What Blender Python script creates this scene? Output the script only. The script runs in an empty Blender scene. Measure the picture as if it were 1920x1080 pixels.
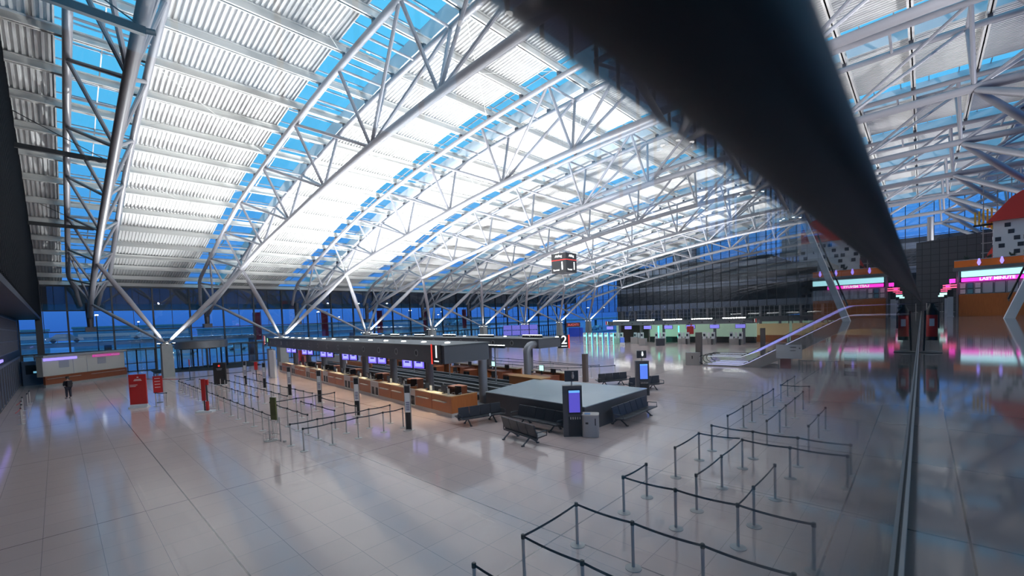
import bpy, math, random
from mathutils import Vector, Matrix
random.seed(7)
S = bpy.context.scene
COL = S.collection
R = math.radians
CAMZ = 5.3      # eye height above the hall floor
GZ = 4.35       # gallery floor

# ------------------------------------------------------------------ camera
def cam_matrix(yaw, pitch, roll):
    cy, sy = math.cos(yaw), math.sin(yaw)
    f = Vector((-sy, cy, 0)); r = Vector((cy, sy, 0)); u = Vector((0, 0, 1))
    f2 = f*math.cos(pitch)+u*math.sin(pitch); u2 = u*math.cos(pitch)-f*math.sin(pitch)
    r3 = r*math.cos(roll)+u2*math.sin(roll); u3 = u2*math.cos(roll)-r*math.sin(roll)
    m = Matrix((r3, u3, -f2)).transposed().to_4x4()
    m.translation = Vector((0, 0, CAMZ))
    return m
cd = bpy.data.cameras.new('camera'); cam = bpy.data.objects.new('camera', cd); COL.objects.link(cam)
cam.matrix_world = cam_matrix(R(43.54), R(-2.417), R(-2.154))
cd.sensor_width = 36; cd.lens = 810.25/1920*36
cd.shift_y = (631.2-540)/1920
cd.clip_start = .01; cd.clip_end = 600
cd.dof.use_dof = True; cd.dof.focus_distance = 25; cd.dof.aperture_fstop = 2.8
S.camera = cam
# ------------------------------------------------------------------ colour management
S.view_settings.view_transform = 'Standard'; S.view_settings.look = 'None'
S.view_settings.gamma = 1; S.view_settings.exposure = 0.08; S.view_settings.use_curve_mapping = False
S.cycles.max_bounces = 10; S.cycles.transparent_max_bounces = 24; S.cycles.glossy_bounces = 5
S.cycles.diffuse_bounces = 4; S.cycles.caustics_reflective = False; S.cycles.caustics_refractive = False
S.cycles.sample_clamp_indirect = 4
# ------------------------------------------------------------------ dusk sky
W = bpy.data.worlds.new('dusk_sky'); S.world = W; W.use_nodes = True
nt = W.node_tree; nt.nodes.clear()
tc = nt.nodes.new('ShaderNodeTexCoord'); sp = nt.nodes.new('ShaderNodeSeparateXYZ')
cr = nt.nodes.new('ShaderNodeValToRGB'); bg = nt.nodes.new('ShaderNodeBackground'); out = nt.nodes.new('ShaderNodeOutputWorld')
nt.links.new(tc.outputs['Generated'], sp.inputs[0]); nt.links.new(sp.outputs[2], cr.inputs[0])
nt.links.new(cr.outputs[0], bg.inputs[0]); nt.links.new(bg.outputs[0], out.inputs[0])
e = cr.color_ramp.elements
e[0].position = 0; e[0].color = (.035, .16, .60, 1)
e[1].position = .75; e[1].color = (.13, .68, 1.05, 1)
for p, c in ((.12, (.07, .30, .90, 1)), (.32, (.11, .58, 1.02, 1))):
    k = e.new(p); k.color = c
bg.inputs[1].default_value = 1.0

# ------------------------------------------------------------------ floodlights on the tree columns (lights of the place; nearest airside one added)
TREE_Y = [8.75+12.6*k for k in range(8)]
TREE_X, TREE_Z = -64.07, 3.75
AIR_X, AIR_Z = 8.6, 13.2
def spot(name, loc, target, power, size=150, blend=.6, color=(1, .97, .95), rad=.25):
    l = bpy.data.lights.new(name, 'SPOT'); l.energy = power; l.spot_size = R(size); l.spot_blend = blend
    l.color = color; l.shadow_soft_size = rad
    o = bpy.data.objects.new(name, l); COL.objects.link(o); o.location = loc
    d = Vector(target)-Vector(loc); o.rotation_euler = d.to_track_quat('-Z', 'Y').to_euler()
    return o
for k, y in enumerate(TREE_Y):
    spot('floodlight', (TREE_X+1.6, y, TREE_Z+.3), (-38, y+2.0, 24), (19000 if k < 3 else 24000), 84, .8, (.97, .98, 1), .15)
    spot('floodlight', (TREE_X+.9, y+.5, TREE_Z+.5), (TREE_X-1, y+.5, 16), 3600, 135, .9, (.97, .98, 1), .15)
    if k < 5:
        spot('tree_lamp', (TREE_X+1.1, y-.3, TREE_Z+.1), (TREE_X+4, y, 11), 170, 120, .4, (.95, .97, 1), .1)
for k, y in enumerate(TREE_Y):
    if k >= 0:
        spot('floodlight', (AIR_X-.7, y, AIR_Z+.45), (-16, y+(3 if k < 2 else -1.0), 23), (9500, 7500, 5500, 4500, 4500, 4500, 4500, 4500)[k], 130, .8, (.97, .98, 1), .15)  # nearest one, out of view, is added to brighten the near hall floor
        spot('tree_lamp', (AIR_X-1.2, y-1.2, AIR_Z-.3), (AIR_X-3, y, 17), 90, 120, .4, (.95, .97, 1), .1)
# uplights of the lamp racks on the check-in canopies
for i in range(6):
    x = -20.5-i*6.3
    spot('canopy_uplight', (x, 26.2+i*.6, 4.25), (x-3, 27.0+i*.6, 22), (9000, 15000, 17000, 17000, 15000, 11000)[i], 140, .8, (.97, .98, 1), .3)
for i in range(5):
    x = -20.5-i*5.2
    spot('canopy_uplight', (x, 73, 4.4), (x-1, 73, 22), 12000, 140, .8, (.97, .98, 1), .3)
for i in range(5):
    x = -22.0-i*6.0
    spot('front_canopy_uplight', (x, 15.8+i*.56, 4.3), (x-2, 15.5+i*.5, 22), (1500, 3000, 4000, 4000, 4000)[i], 140, .8, (.97, .98, 1), .3)
# warm downlights in the front canopy edge
for i in range(8):
    x = -21.0-i*5.1
    spot('counter_downlight', (x, 14.1-(x+18.4)*.0936+.35, 2.95), (x, 13.6-(x+18.4)*.0936, 0), 260, 110, .6, (1, .82, .55), .12)
    spot('desk_downlight', (x, 15.9-(x+18.4)*.0936, 2.95), (x, 15.9-(x+18.4)*.0936, 0), 120, 140, .6, (1, .92, .8), .12)

# ------------------------------------------------------------------ helpers
class MB:
    """collects faces"""
    def __init__(s): s.v = []; s.f = []
    def add(s, vs, fs):
        b = len(s.v); s.v += [tuple(v) for v in vs]; s.f += [tuple(b+i for i in f) for f in fs]; return s
    def box(s, a, b, rot=0, piv=None):
        x0, y0, z0 = a; x1, y1, z1 = b
        vs = [(x0,y0,z0),(x1,y0,z0),(x1,y1,z0),(x0,y1,z0),(x0,y0,z1),(x1,y0,z1),(x1,y1,z1),(x0,y1,z1)]
        if rot:
            px, py = piv or ((x0+x1)/2, (y0+y1)/2); c, sn = math.cos(rot), math.sin(rot)
            vs = [(px+(x-px)*c-(y-py)*sn, py+(x-px)*sn+(y-py)*c, z) for x, y, z in vs]
        return s.add(vs, [(0,3,2,1),(4,5,6,7),(0,1,5,4),(1,2,6,5),(2,3,7,6),(3,0,4,7)])
    def bar(s, a, b, w, h=None, up=(0,0,1)):
        a = Vector(a); b = Vector(b); d = (b-a).normalized(); u = Vector(up)
        if abs(d.dot(u)) > .95: u = Vector((1,0,0))
        r = d.cross(u).normalized(); u = r.cross(d); h = h or w
        vs = []
        for p in (a, b):
            for i, j in ((-1,-1),(1,-1),(1,1),(-1,1)): vs.append(p+r*w/2*i+u*h/2*j)
        return s.add(vs, [(3,2,1,0),(4,5,6,7),(0,1,5,4),(1,2,6,5),(2,3,7,6),(3,0,4,7)])
    def tube(s, pts, rad, n=10, cap=True):
        pts = [Vector(p) for p in pts]; rs = rad if isinstance(rad, (list, tuple)) else [rad]*len(pts)
        rings = []; pu = None
        for i, p in enumerate(pts):
            d = (pts[min(i+1, len(pts)-1)]-pts[max(i-1, 0)]).normalized()
            u = pu if pu is not None else (Vector((0,0,1)) if abs(d.z) < .9 else Vector((1,0,0)))
            r = d.cross(u).normalized(); u = r.cross(d).normalized(); pu = u
            rings.append([p+(r*math.cos(2*math.pi*k/n)+u*math.sin(2*math.pi*k/n))*rs[i] for k in range(n)])
        vs = [v for g in rings for v in g]; fs = []
        for i in range(len(pts)-1):
            for k in range(n):
                fs.append((i*n+k, i*n+(k+1) % n, (i+1)*n+(k+1) % n, (i+1)*n+k))
        if cap: fs += [tuple(range(n))[::-1], tuple((len(pts)-1)*n+k for k in range(n))]
        return s.add(vs, fs)
    def lathe(s, prof, c=(0,0,0), n=20):
        vs = []; fs = []
        for r, z in prof:
            for k in range(n): vs.append((c[0]+r*math.cos(2*math.pi*k/n), c[1]+r*math.sin(2*math.pi*k/n), c[2]+z))
        for i in range(len(prof)-1):
            for k in range(n): fs.append((i*n+k, i*n+(k+1) % n, (i+1)*n+(k+1) % n, (i+1)*n+k))
        fs += [tuple(range(n))[::-1], tuple((len(prof)-1)*n+k for k in range(n))]
        return s.add(vs, fs)
    def prism(s, poly, y0, y1, axis='y'):
        """polygon in the xz plane (or xy plane for axis z) pushed along the axis"""
        n = len(poly); m = (lambda p, t: (p[0], t, p[1])) if axis == 'y' else ((lambda p, t: (t, p[0], p[1])) if axis == 'x' else (lambda p, t: (p[0], p[1], t)))
        vs = [m(p, y0) for p in poly]+[m(p, y1) for p in poly]
        return s.add(vs, [tuple(range(n)), tuple(range(2*n-1, n-1, -1))]+[(i, i+n, (i+1) % n+n, (i+1) % n) for i in range(n)])
    def mesh(s, name, mat, smooth=False):
        me = bpy.data.meshes.new(name); me.from_pydata(s.v, [], s.f); me.materials.append(mat)
        me.validate(); me.update()
        import bmesh
        bm = bmesh.new(); bm.from_mesh(me); bmesh.ops.recalc_face_normals(bm, faces=bm.faces); bm.to_mesh(me); bm.free()
        if smooth:
            for p in me.polygons: p.use_smooth = True
            me.set_sharp_from_angle(angle=R(40))
        return me
    def build(s, name, mat, parent=None, smooth=False):
        return link(name, s.mesh(name, mat, smooth), parent)
def link(name, me, parent=None):
    o = bpy.data.objects.new(name, me); COL.objects.link(o)
    if parent: o.parent = parent
    return o
def tag(o, label, cat, group=None, kind=None):
    if label: o['label'] = label
    if cat: o['category'] = cat
    if group: o['group'] = group
    if kind: o['kind'] = kind
    return o
def struct(o): o['kind'] = 'structure'; return o
def empty(name, loc=(0,0,0), rz=0, label=None, cat=None, group=None):
    o = bpy.data.objects.new(name, None); COL.objects.link(o); o.location = loc; o.rotation_euler = (0,0,rz)
    o.empty_display_size = .2
    return tag(o, label, cat, group)
CH = {}
def kids(o): return [c for c in bpy.data.objects if c.parent == o]
def dup(root, loc, rz, label, group=None, ch=None):
    r = root.copy(); COL.objects.link(r); r.location = loc; r.rotation_euler = (0,0,rz); r['label'] = label
    if group: r['group'] = group
    if root not in CH: CH[root] = [(c, kids(c)) for c in kids(root)]
    for c, gs in CH[root]:
        n = c.copy(); COL.objects.link(n); n.parent = r
        for g in gs: q = g.copy(); COL.objects.link(q); q.parent = n
    return r
def text_mesh(txt, size, mat, depth=.01, bold=0.0):
    c = bpy.data.curves.new('lettering', 'FONT'); c.body = txt; c.size = size; c.extrude = depth; c.offset = bold
    c.align_x = 'CENTER'; c.align_y = 'CENTER'
    o = bpy.data.objects.new('lettering', c); COL.objects.link(o)
    dg = bpy.context.evaluated_depsgraph_get(); me = bpy.data.meshes.new_from_object(o.evaluated_get(dg))
    bpy.data.objects.remove(o); me.materials.clear(); me.materials.append(mat)
    return me
def text(txt, size, mat, loc, face, parent=None, depth=.01, bold=0.0, name='lettering'):
    """face: horizontal direction the text looks towards"""
    o = link(name, text_mesh(txt, size, mat, depth, bold), parent)
    f = Vector(face).normalized(); up = Vector((0,0,1)); r = up.cross(f)
    m = Matrix((r, up, f)).transposed().to_4x4(); m.translation = Vector(loc)
    o.matrix_local = m
    return o

# ------------------------------------------------------------------ materials
MATS = {}
def mat(name, col, rough=.5, metal=0, emit=None, es=0, spec=.5, coat=0):
    if name in MATS: return MATS[name]
    m = bpy.data.materials.new(name); m.use_nodes = True; p = m.node_tree.nodes['Principled BSDF']
    p.inputs['Base Color'].default_value = (*col, 1); p.inputs['Roughness'].default_value = rough
    p.inputs['Metallic'].default_value = metal; p.inputs['Specular IOR Level'].default_value = spec
    p.inputs['Coat Weight'].default_value = coat
    if emit: p.inputs['Emission Color'].default_value = (*emit, 1); p.inputs['Emission Strength'].default_value = es
    MATS[name] = m; return m
def noisy(m, scale, amt, coord='Object', stretch=(1,1,1)):
    """multiply the base colour by procedural variation"""
    n = m.node_tree; p = n.nodes['Principled BSDF']; c = p.inputs['Base Color'].default_value[:]
    t = n.nodes.new('ShaderNodeTexCoord'); mp = n.nodes.new('ShaderNodeMapping'); mp.inputs['Scale'].default_value = stretch
    no = n.nodes.new('ShaderNodeTexNoise'); no.inputs['Scale'].default_value = scale; no.inputs['Detail'].default_value = 5
    mr = n.nodes.new('ShaderNodeMapRange'); mr.inputs['To Min'].default_value = 1-amt; mr.inputs['To Max'].default_value = 1+amt
    mx = n.nodes.new('ShaderNodeVectorMath'); mx.operation = 'SCALE'; mx.inputs[0].default_value = c[:3]
    n.links.new(t.outputs[coord], mp.inputs[0]); n.links.new(mp.outputs[0], no.inputs[0]); n.links.new(no.outputs[0], mr.inputs[0])
    n.links.new(mr.outputs[0], mx.inputs['Scale']); n.links.new(mx.outputs[0], p.inputs['Base Color'])
    return m
def glass(name, tint=(1,1,1), refl=1.0, f0=.04):
    """clear pane: Fresnel share of mirror, the rest seen through"""
    m = bpy.data.materials.new(name); m.use_nodes = True; n = m.node_tree; n.nodes.clear()
    g = n.nodes.new('ShaderNodeNewGeometry'); d = n.nodes.new('ShaderNodeVectorMath'); d.operation = 'DOT_PRODUCT'
    n.links.new(g.outputs['Normal'], d.inputs[0]); n.links.new(g.outputs['Incoming'], d.inputs[1])
    def M(op, a, b=None):
        x = n.nodes.new('ShaderNodeMath'); x.operation = op
        for i, q in enumerate((a, b)):
            if q is None: continue
            if isinstance(q, (int, float)): x.inputs[i].default_value = q
            else: n.links.new(q, x.inputs[i])
        return x.outputs[0]
    a = M('ABSOLUTE', d.outputs['Value']); k = M('POWER', M('SUBTRACT', 1.0, a), 5.0)
    fac = M('MULTIPLY', M('ADD', M('MULTIPLY', k, 1-f0), f0), refl)
    t = n.nodes.new('ShaderNodeBsdfTransparent'); t.inputs[0].default_value = (*tint, 1)
    gl = n.nodes.new('ShaderNodeBsdfGlossy'); gl.inputs['Roughness'].default_value = 0
    mx = n.nodes.new('ShaderNodeMixShader'); o = n.nodes.new('ShaderNodeOutputMaterial')
    n.links.new(fac, mx.inputs[0]); n.links.new(t.outputs[0], mx.inputs[1]); n.links.new(gl.outputs[0], mx.inputs[2]); n.links.new(mx.outputs[0], o.inputs[0])
    MATS[name] = m; return m
def tiles(name, base, joint, px, py, ox, oy, w, rough, minor=None, spec=.5):
    """stone floor with joint lines in world metres; minor = (size, width, colour)"""
    m = bpy.data.materials.new(name); m.use_nodes = True; n = m.node_tree; p = n.nodes['Principled BSDF']
    g = n.nodes.new('ShaderNodeNewGeometry'); s = n.nodes.new('ShaderNodeSeparateXYZ'); n.links.new(g.outputs['Position'], s.inputs[0])
    def M(op, a, b=None, c=None):
        x = n.nodes.new('ShaderNodeMath'); x.operation = op
        for i, q in enumerate((a, b, c)):
            if q is None: continue
            if isinstance(q, (int, float)): x.inputs[i].default_value = q
            else: n.links.new(q, x.inputs[i])
        return x.outputs[0]
    def line(sock, per, off, wd):
        q = M('PINGPONG', M('ADD', sock, -off), per/2)
        return M('LESS_THAN', q, wd/2)
    big = M('MAXIMUM', line(s.outputs[0], px, ox, w), line(s.outputs[1], py, oy, w))
    no = n.nodes.new('ShaderNodeTexNoise'); no.inputs['Scale'].default_value = .5; no.inputs['Detail'].default_value = 6
    n.links.new(g.outputs['Position'], no.inputs[0])
    br = n.nodes.new('ShaderNodeTexWhiteNoise')
    sn = n.nodes.new('ShaderNodeVectorMath'); sn.operation = 'SNAP'; ts = minor[0] if minor else 1.2
    sh = n.nodes.new('ShaderNodeVectorMath'); sh.operation = 'ADD'; sh.inputs[1].default_value = (-ox, -oy, .3)
    n.links.new(g.outputs['Position'], sh.inputs[0]); n.links.new(sh.outputs[0], sn.inputs[0]); sn.inputs[1].default_value = (ts, ts, 5)
    n.links.new(sn.outputs[0], br.inputs[0])
    var = M('ADD', M('MULTIPLY', no.outputs[0], .10), M('ADD', M('MULTIPLY', br.outputs[0], .05), .92))
    sc = n.nodes.new('ShaderNodeVectorMath'); sc.operation = 'SCALE'; sc.inputs[0].default_value = base; n.links.new(var, sc.inputs['Scale'])
    last = sc.outputs[0]
    def mixc(fac, col, prev):
        mx = n.nodes.new('ShaderNodeMix'); mx.data_type = 'RGBA'; n.links.new(fac, mx.inputs[0]); n.links.new(prev, mx.inputs[6]); mx.inputs[7].default_value = (*col, 1)
        return mx.outputs[2]
    if minor:
        mi = M('MAXIMUM', line(s.outputs[0], minor[0], ox, minor[1]), line(s.outputs[1], minor[0], oy, minor[1]))
        last = mixc(mi, minor[2], last)
    last = mixc(big, joint, last); n.links.new(last, p.inputs['Base Color'])
    p.inputs['Roughness'].default_value = rough; p.inputs['Specular IOR Level'].default_value = spec
    n2 = n.nodes.new('ShaderNodeTexNoise'); n2.inputs['Scale'].default_value = 1.6; n.links.new(g.outputs['Position'], n2.inputs[0])
    rr_ = n.nodes.new('ShaderNodeMapRange'); rr_.inputs['To Min'].default_value = rough*.8; rr_.inputs['To Max'].default_value = rough*1.25; n.links.new(n2.outputs[0], rr_.inputs[0]); n.links.new(rr_.outputs[0], p.inputs['Roughness'])
    MATS[name] = m; return m
def screen(name, bgc, fg, es, sx, sy):
    """lit display with blocks of text rows"""
    m = bpy.data.materials.new(name); m.use_nodes = True; n = m.node_tree; p = n.nodes['Principled BSDF']
    t = n.nodes.new('ShaderNodeTexCoord'); b = n.nodes.new('ShaderNodeTexBrick'); mp = n.nodes.new('ShaderNodeMapping')
    mp.inputs['Rotation'].default_value = (R(90), 0, 0)
    n.links.new(t.outputs['Object'], mp.inputs[0]); n.links.new(mp.outputs[0], b.inputs[0])
    b.inputs['Scale'].default_value = 1; b.inputs['Brick Width'].default_value = sx; b.inputs['Row Height'].default_value = sy
    b.inputs['Mortar Size'].default_value = sy*.28; b.inputs['Color1'].default_value = (*bgc, 1); b.inputs['Color2'].default_value = (*[c*.8 for c in bgc], 1); b.inputs['Mortar'].default_value = (*fg, 1)
    p.inputs['Base Color'].default_value = (0,0,0,1); n.links.new(b.outputs[0], p.inputs['Emission Color']); p.inputs['Emission Strength'].default_value = es
    p.inputs['Roughness'].default_value = .2
    MATS[name] = m; return m

FLOOR = tiles('hall_floor', (.80, .59, .54), (.22, .17, .17), 10.35, 5.58, -6.35, 2.56, .035, .10, (1.035, .010, (.38, .30, .29)))
GFLOOR = tiles('gallery_floor', (.26, .205, .19), (.05, .045, .045), 3.0, 1.06, .14, .3, .008, .06, (1.06, .004, (.12, .10, .10)), .55)
DECK = mat('white_deck', (.82, .82, .82), .55)
PURL = mat('beam_white', (.72, .72, .70), .5)
TUBE = mat('grey_tube_steel', (.32, .32, .355), .42, .12)
TUBED = mat('end_casting', (.10, .10, .12), .45, .4)
SKYL = glass('skylight_glass', (.95, .98, 1), .6)
FGL = glass('facade_glass', (.93, .95, 1), 1.3, .05)
BGL = glass('back_glass', (.88, .90, .94), 1.3, .08)
RGL = glass('railing_glass', (.97, .985, .98), 1.0, .043)
FRAME = mat('dark_frame', (.035, .038, .045), .4, .3)
FRAMEL = mat('light_frame', (.45, .47, .52), .4, .3)
DARKW = noisy(mat('dark_ribbed_panel', (.011, .013, .017), .6, spec=.08), 2, .2)
CONC = noisy(mat('grey_concrete', (.27, .28, .28), .7), 3, .1)
WOOD = noisy(mat('cherry_wood', (.40, .125, .035), .35), 3, .35, 'Object', (12, 12, .6))
WOODD = noisy(mat('dark_wood', (.20, .055, .02), .35), 3, .3, 'Object', (12, 12, .6))
TOP = mat('pale_worktop', (.62, .50, .34), .4)
STEEL = mat('brushed_steel', (.42, .40, .39), .35, .5)
STEELP = mat('post_steel', (.50, .45, .43), .42, .2)
BLACK = mat('black_plastic', (.012, .012, .014), .45)
BELT = mat('black_belt', (.015, .02, .035), .7)
CANOPY = mat('graphite_metal', (.085, .09, .105), .5, .0, spec=.25)
CANOPYT = mat('canopy_roof_metal', (.07, .078, .08), .35, .0, spec=.3)
COLM = mat('grey_column_paint', (.20, .20, .22), .4, .3)
BOXT = noisy(mat('roof_sheen_glass_top', (.50, .56, .60), .18), 1, .05)  # base colour lightened to carry the roof's reflection on the block top
BOXS = noisy(mat('grey_panel', (.075, .075, .085), .5), 1.5, .1)
SEAT = mat('dark_seat_vinyl', (.030, .032, .042), .4)
SEATM = mat('seat_frame_metal', (.07, .075, .09), .35, .7)
RED = mat('red_panel', (.42, .018, .018), .4)
REDB = mat('red_belt', (.45, .02, .02), .6)
WHITE = mat('white_panel', (.75, .76, .78), .45)
WHITEL = mat('white_letters', (.85, .85, .85), .5, emit=(1,1,1), es=.9)
WPRINT = mat('white_print', (.7, .7, .7), .5)
LAMP = mat('lamp_white', (1,1,1), .4, emit=(1,.98,.95), es=14)
LAMPD = mat('lamp_soft', (1,1,1), .4, emit=(1,.98,.95), es=4)
SBLUE = screen('blue_screen', (.10, .07, .85), (.30, .30, 1.0), 1.3, .5, .16)
SBLU2 = screen('flight_board', (.06, .05, .42), (.22, .22, .75), 1.1, .6, .16)
SCY = mat('light_blue_screen', (0,0,0), .2, emit=(.15,.42,1), es=1.2)
SGRN = mat('pale_screen', (0,0,0), .2, emit=(.55,1,.95), es=1.4)
TURQ = mat('turquoise_light', (0,0,0), .3, emit=(.12,1,.72), es=2.6)
MAG = mat('magenta_light', (0,0,0), .3, emit=(1,.05,.65), es=1.6)
PURP = mat('purple_light', (0,0,0), .3, emit=(.33,.25,1), es=1.5)
CYAN = mat('cyan_light', (0,0,0), .3, emit=(.45,.9,1), es=1.3)
REDL = mat('red_light', (.5,.02,.02), .3, emit=(1,.06,.04), es=.8)
ORANGE = noisy(mat('orange_panel', (.75, .17, .02), .5), 2, .15)
POSTER = mat('grey_poster', (.30, .32, .36), .5)
GREENW = mat('pale_green_wall', (.45, .60, .48), .6, emit=(.5,.8,.6), es=.25)
OLIVE = noisy(mat('olive_poster', (.10, .11, .03), .5), 30, .5)
SKIN = mat('skin', (.45, .25, .18), .6)
CLOTH = mat('dark_cloth', (.015, .015, .02), .8)
MATC = mat('dark_mat', (.012, .013, .015), .9)
RAIL = noisy(mat('dark_handrail', (.045, .027, .022), .45, spec=.25), 8, .3)

# =================================================================== STRUCTURE
# ---- floors
struct(MB().box((-80, -6, -.3), (16, 110, 0)).build('floor', FLOOR))
struct(MB().box((-.105, -1.25, GZ-.5), (16, 70, GZ)).build('floor', GFLOOR))

# ---- roof profile
TOPN = [(-64.0,14.12),(-57.2,16.22),(-50.4,18.15),(-42.9,19.66),(-35.3,20.95),(-27.6,21.95),(-20.2,22.55),(-12.7,22.95),(-5.3,23.15),(2.1,23.2),(9.5,22.95),(16,22.4)]
BOTN = [(-65.0,10.65),(-57.5,12.3),(-49.8,13.85),(-42.2,15.05),(-34.5,16.25),(-27.0,17.2),(-19.4,17.87),(-12.1,18.2),(-4.9,18.5),(2.35,18.65),(9.8,18.5),(16,18.2)]
DECKP = [(-80,11.65),(-78,12.0),(-71,13.7),(-64,15.25),(-57.2,17.25),(-50.4,19.15),(-42.9,20.65),(-35.3,21.93),(-27.6,22.93),(-20.2,23.52),(-12.7,23.92),(-5.3,24.12),(2.1,24.17),(9.5,23.9),(17,23.3)]
def interp(P, x):
    for (a, za), (b, zb) in zip(P, P[1:]):
        if a <= x <= b: return za+(zb-za)*(x-a)/(b-a)
    return P[0][1] if x < P[0][0] else P[-1][1]
def smooth_z(P, x):
    return sum(interp(P, x+d)*w for d, w in ((-2.5,.25),(0,.5),(2.5,.25)))
TY = [3.02]+[15.3+12.58*k for k in range(8)]
HW = 1.72      # half width between the top chords
XS = [-80+1.87*i for i in range(53)]
# corrugated deck, one ceiling field per bay
def deck_bay(y0, y1):
    n = max(1, round((y1-y0)/.275)); p = (y1-y0)/n; prof = []
    for i in range(n):
        a = y0+i*p
        prof += [(a, 0), (a+p*.42, 0), (a+p*.5, .13), (a+p*.92, .13)]
    prof.append((y1, 0))
    vs = []; m = len(prof)
    for x in XS:
        z = smooth_z(DECKP, x)
        vs += [(x, y, z+h) for y, h in prof]
    fs = [(i*m+j, (i+1)*m+j, (i+1)*m+j+1, i*m+j+1) for i in range(len(XS)-1) for j in range(m-1)]
    b = MB().add(vs, fs)
    # outer skin above the ribs
    vs2 = []
    for x in XS:
        z = smooth_z(DECKP, x)+.3; vs2 += [(x, y0, z), (x, y1, z)]
    b.add(vs2, [(2*i, 2*i+1, 2*i+3, 2*i+2) for i in range(len(XS)-1)])
    struct(b.build('ceiling', DECK))
SKH = 1.15
edges = [-1.25]+[v for t in TY for v in (t-2.15, t+2.15)]+[110]
for i in range(0, len(edges), 2): 
    if edges[i+1]-edges[i] > .3: deck_bay(edges[i], edges[i+1])
# skylight strips: upstands, bars and glass
for k, t in enumerate(TY):
    up = MB(); bars = MB(); gl = MB()
    for i in range(len(XS)-1):
        x0, x1 = XS[i], XS[i+1]; z0, z1 = smooth_z(DECKP, x0), smooth_z(DECKP, x1)
        for s in (-1, 1):
            y = t+2.15*s; yo = y+.08*s
            up.add([(x0,y,z0-.05),(x1,y,z1-.05),(x1,y,z1+SKH),(x0,y,z0+SKH),(x0,yo,z0-.05),(x1,yo,z1-.05),(x1,yo,z1+SKH),(x0,yo,z0+SKH)],
                   [(0,1,2,3),(4,7,6,5),(0,4,5,1),(3,2,6,7)])
        gl.add([(x0,t-2.15,z0+SKH),(x1,t-2.15,z1+SKH),(x1,t+2.15,z1+SKH),(x0,t+2.15,z0+SKH)], [(0,1,2,3)])
        gl.add([(x0,t-2.15,z0+SKH+.02),(x1,t-2.15,z1+SKH+.02),(x1,t+2.15,z1+SKH+.02),(x0,t+2.15,z0+SKH+.02)], [(0,1,2,3)])
        bars.bar((x0, t-2.15, z0+SKH-.04), (x0, t+2.15, z0+SKH-.04), .07, .09)
        for yy in (t-.1,): bars.bar((x0, yy, z0+SKH-.05), (x1, yy, z1+SKH-.05), .07, .09)
    w = struct(gl.build('window_%d' % (k+1), SKYL))
    struct(up.build('trim_%d' % (k+1), DECK)); bars.build('glazing_bar', FRAMEL, w)
# purlins, continuous over all trusses
nt_ = 20
px = -78.6
while px < 15:
    z = smooth_z(DECKP, px)-.04
    b = MB()
    b.box((px-.16, -1.25, z-.50), (px+.16, 109, z-.44)); b.box((px-.04, -1.25, z-.5), (px+.04, 109, z)); b.box((px-.16, -1.25, z-.06), (px+.16, 109, z))
    struct(b.build('trim_%d' % nt_, PURL)); nt_ += 1
    px += 3.72 if px < -70 else 3.715
# bracing rods in the deck fields
b = MB()
for k in range(-1, 5):
    y0 = TY[k]+2 if k >= 0 else -1; y1 = TY[k+1]-2
    for xa in (-71.2, -56.3, -41.4, -26.6):
        za = smooth_z(DECKP, xa)-.55; zb = smooth_z(DECKP, xa+7.4)-.55
        if k >= 0: b.tube([(xa, y0, za), (xa+7.4, y1, zb)], .018, 4); b.tube([(xa, y1, za), (xa+7.4, y0, zb)], .018, 4)
struct(b.build('trim_70', PURL))

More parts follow.
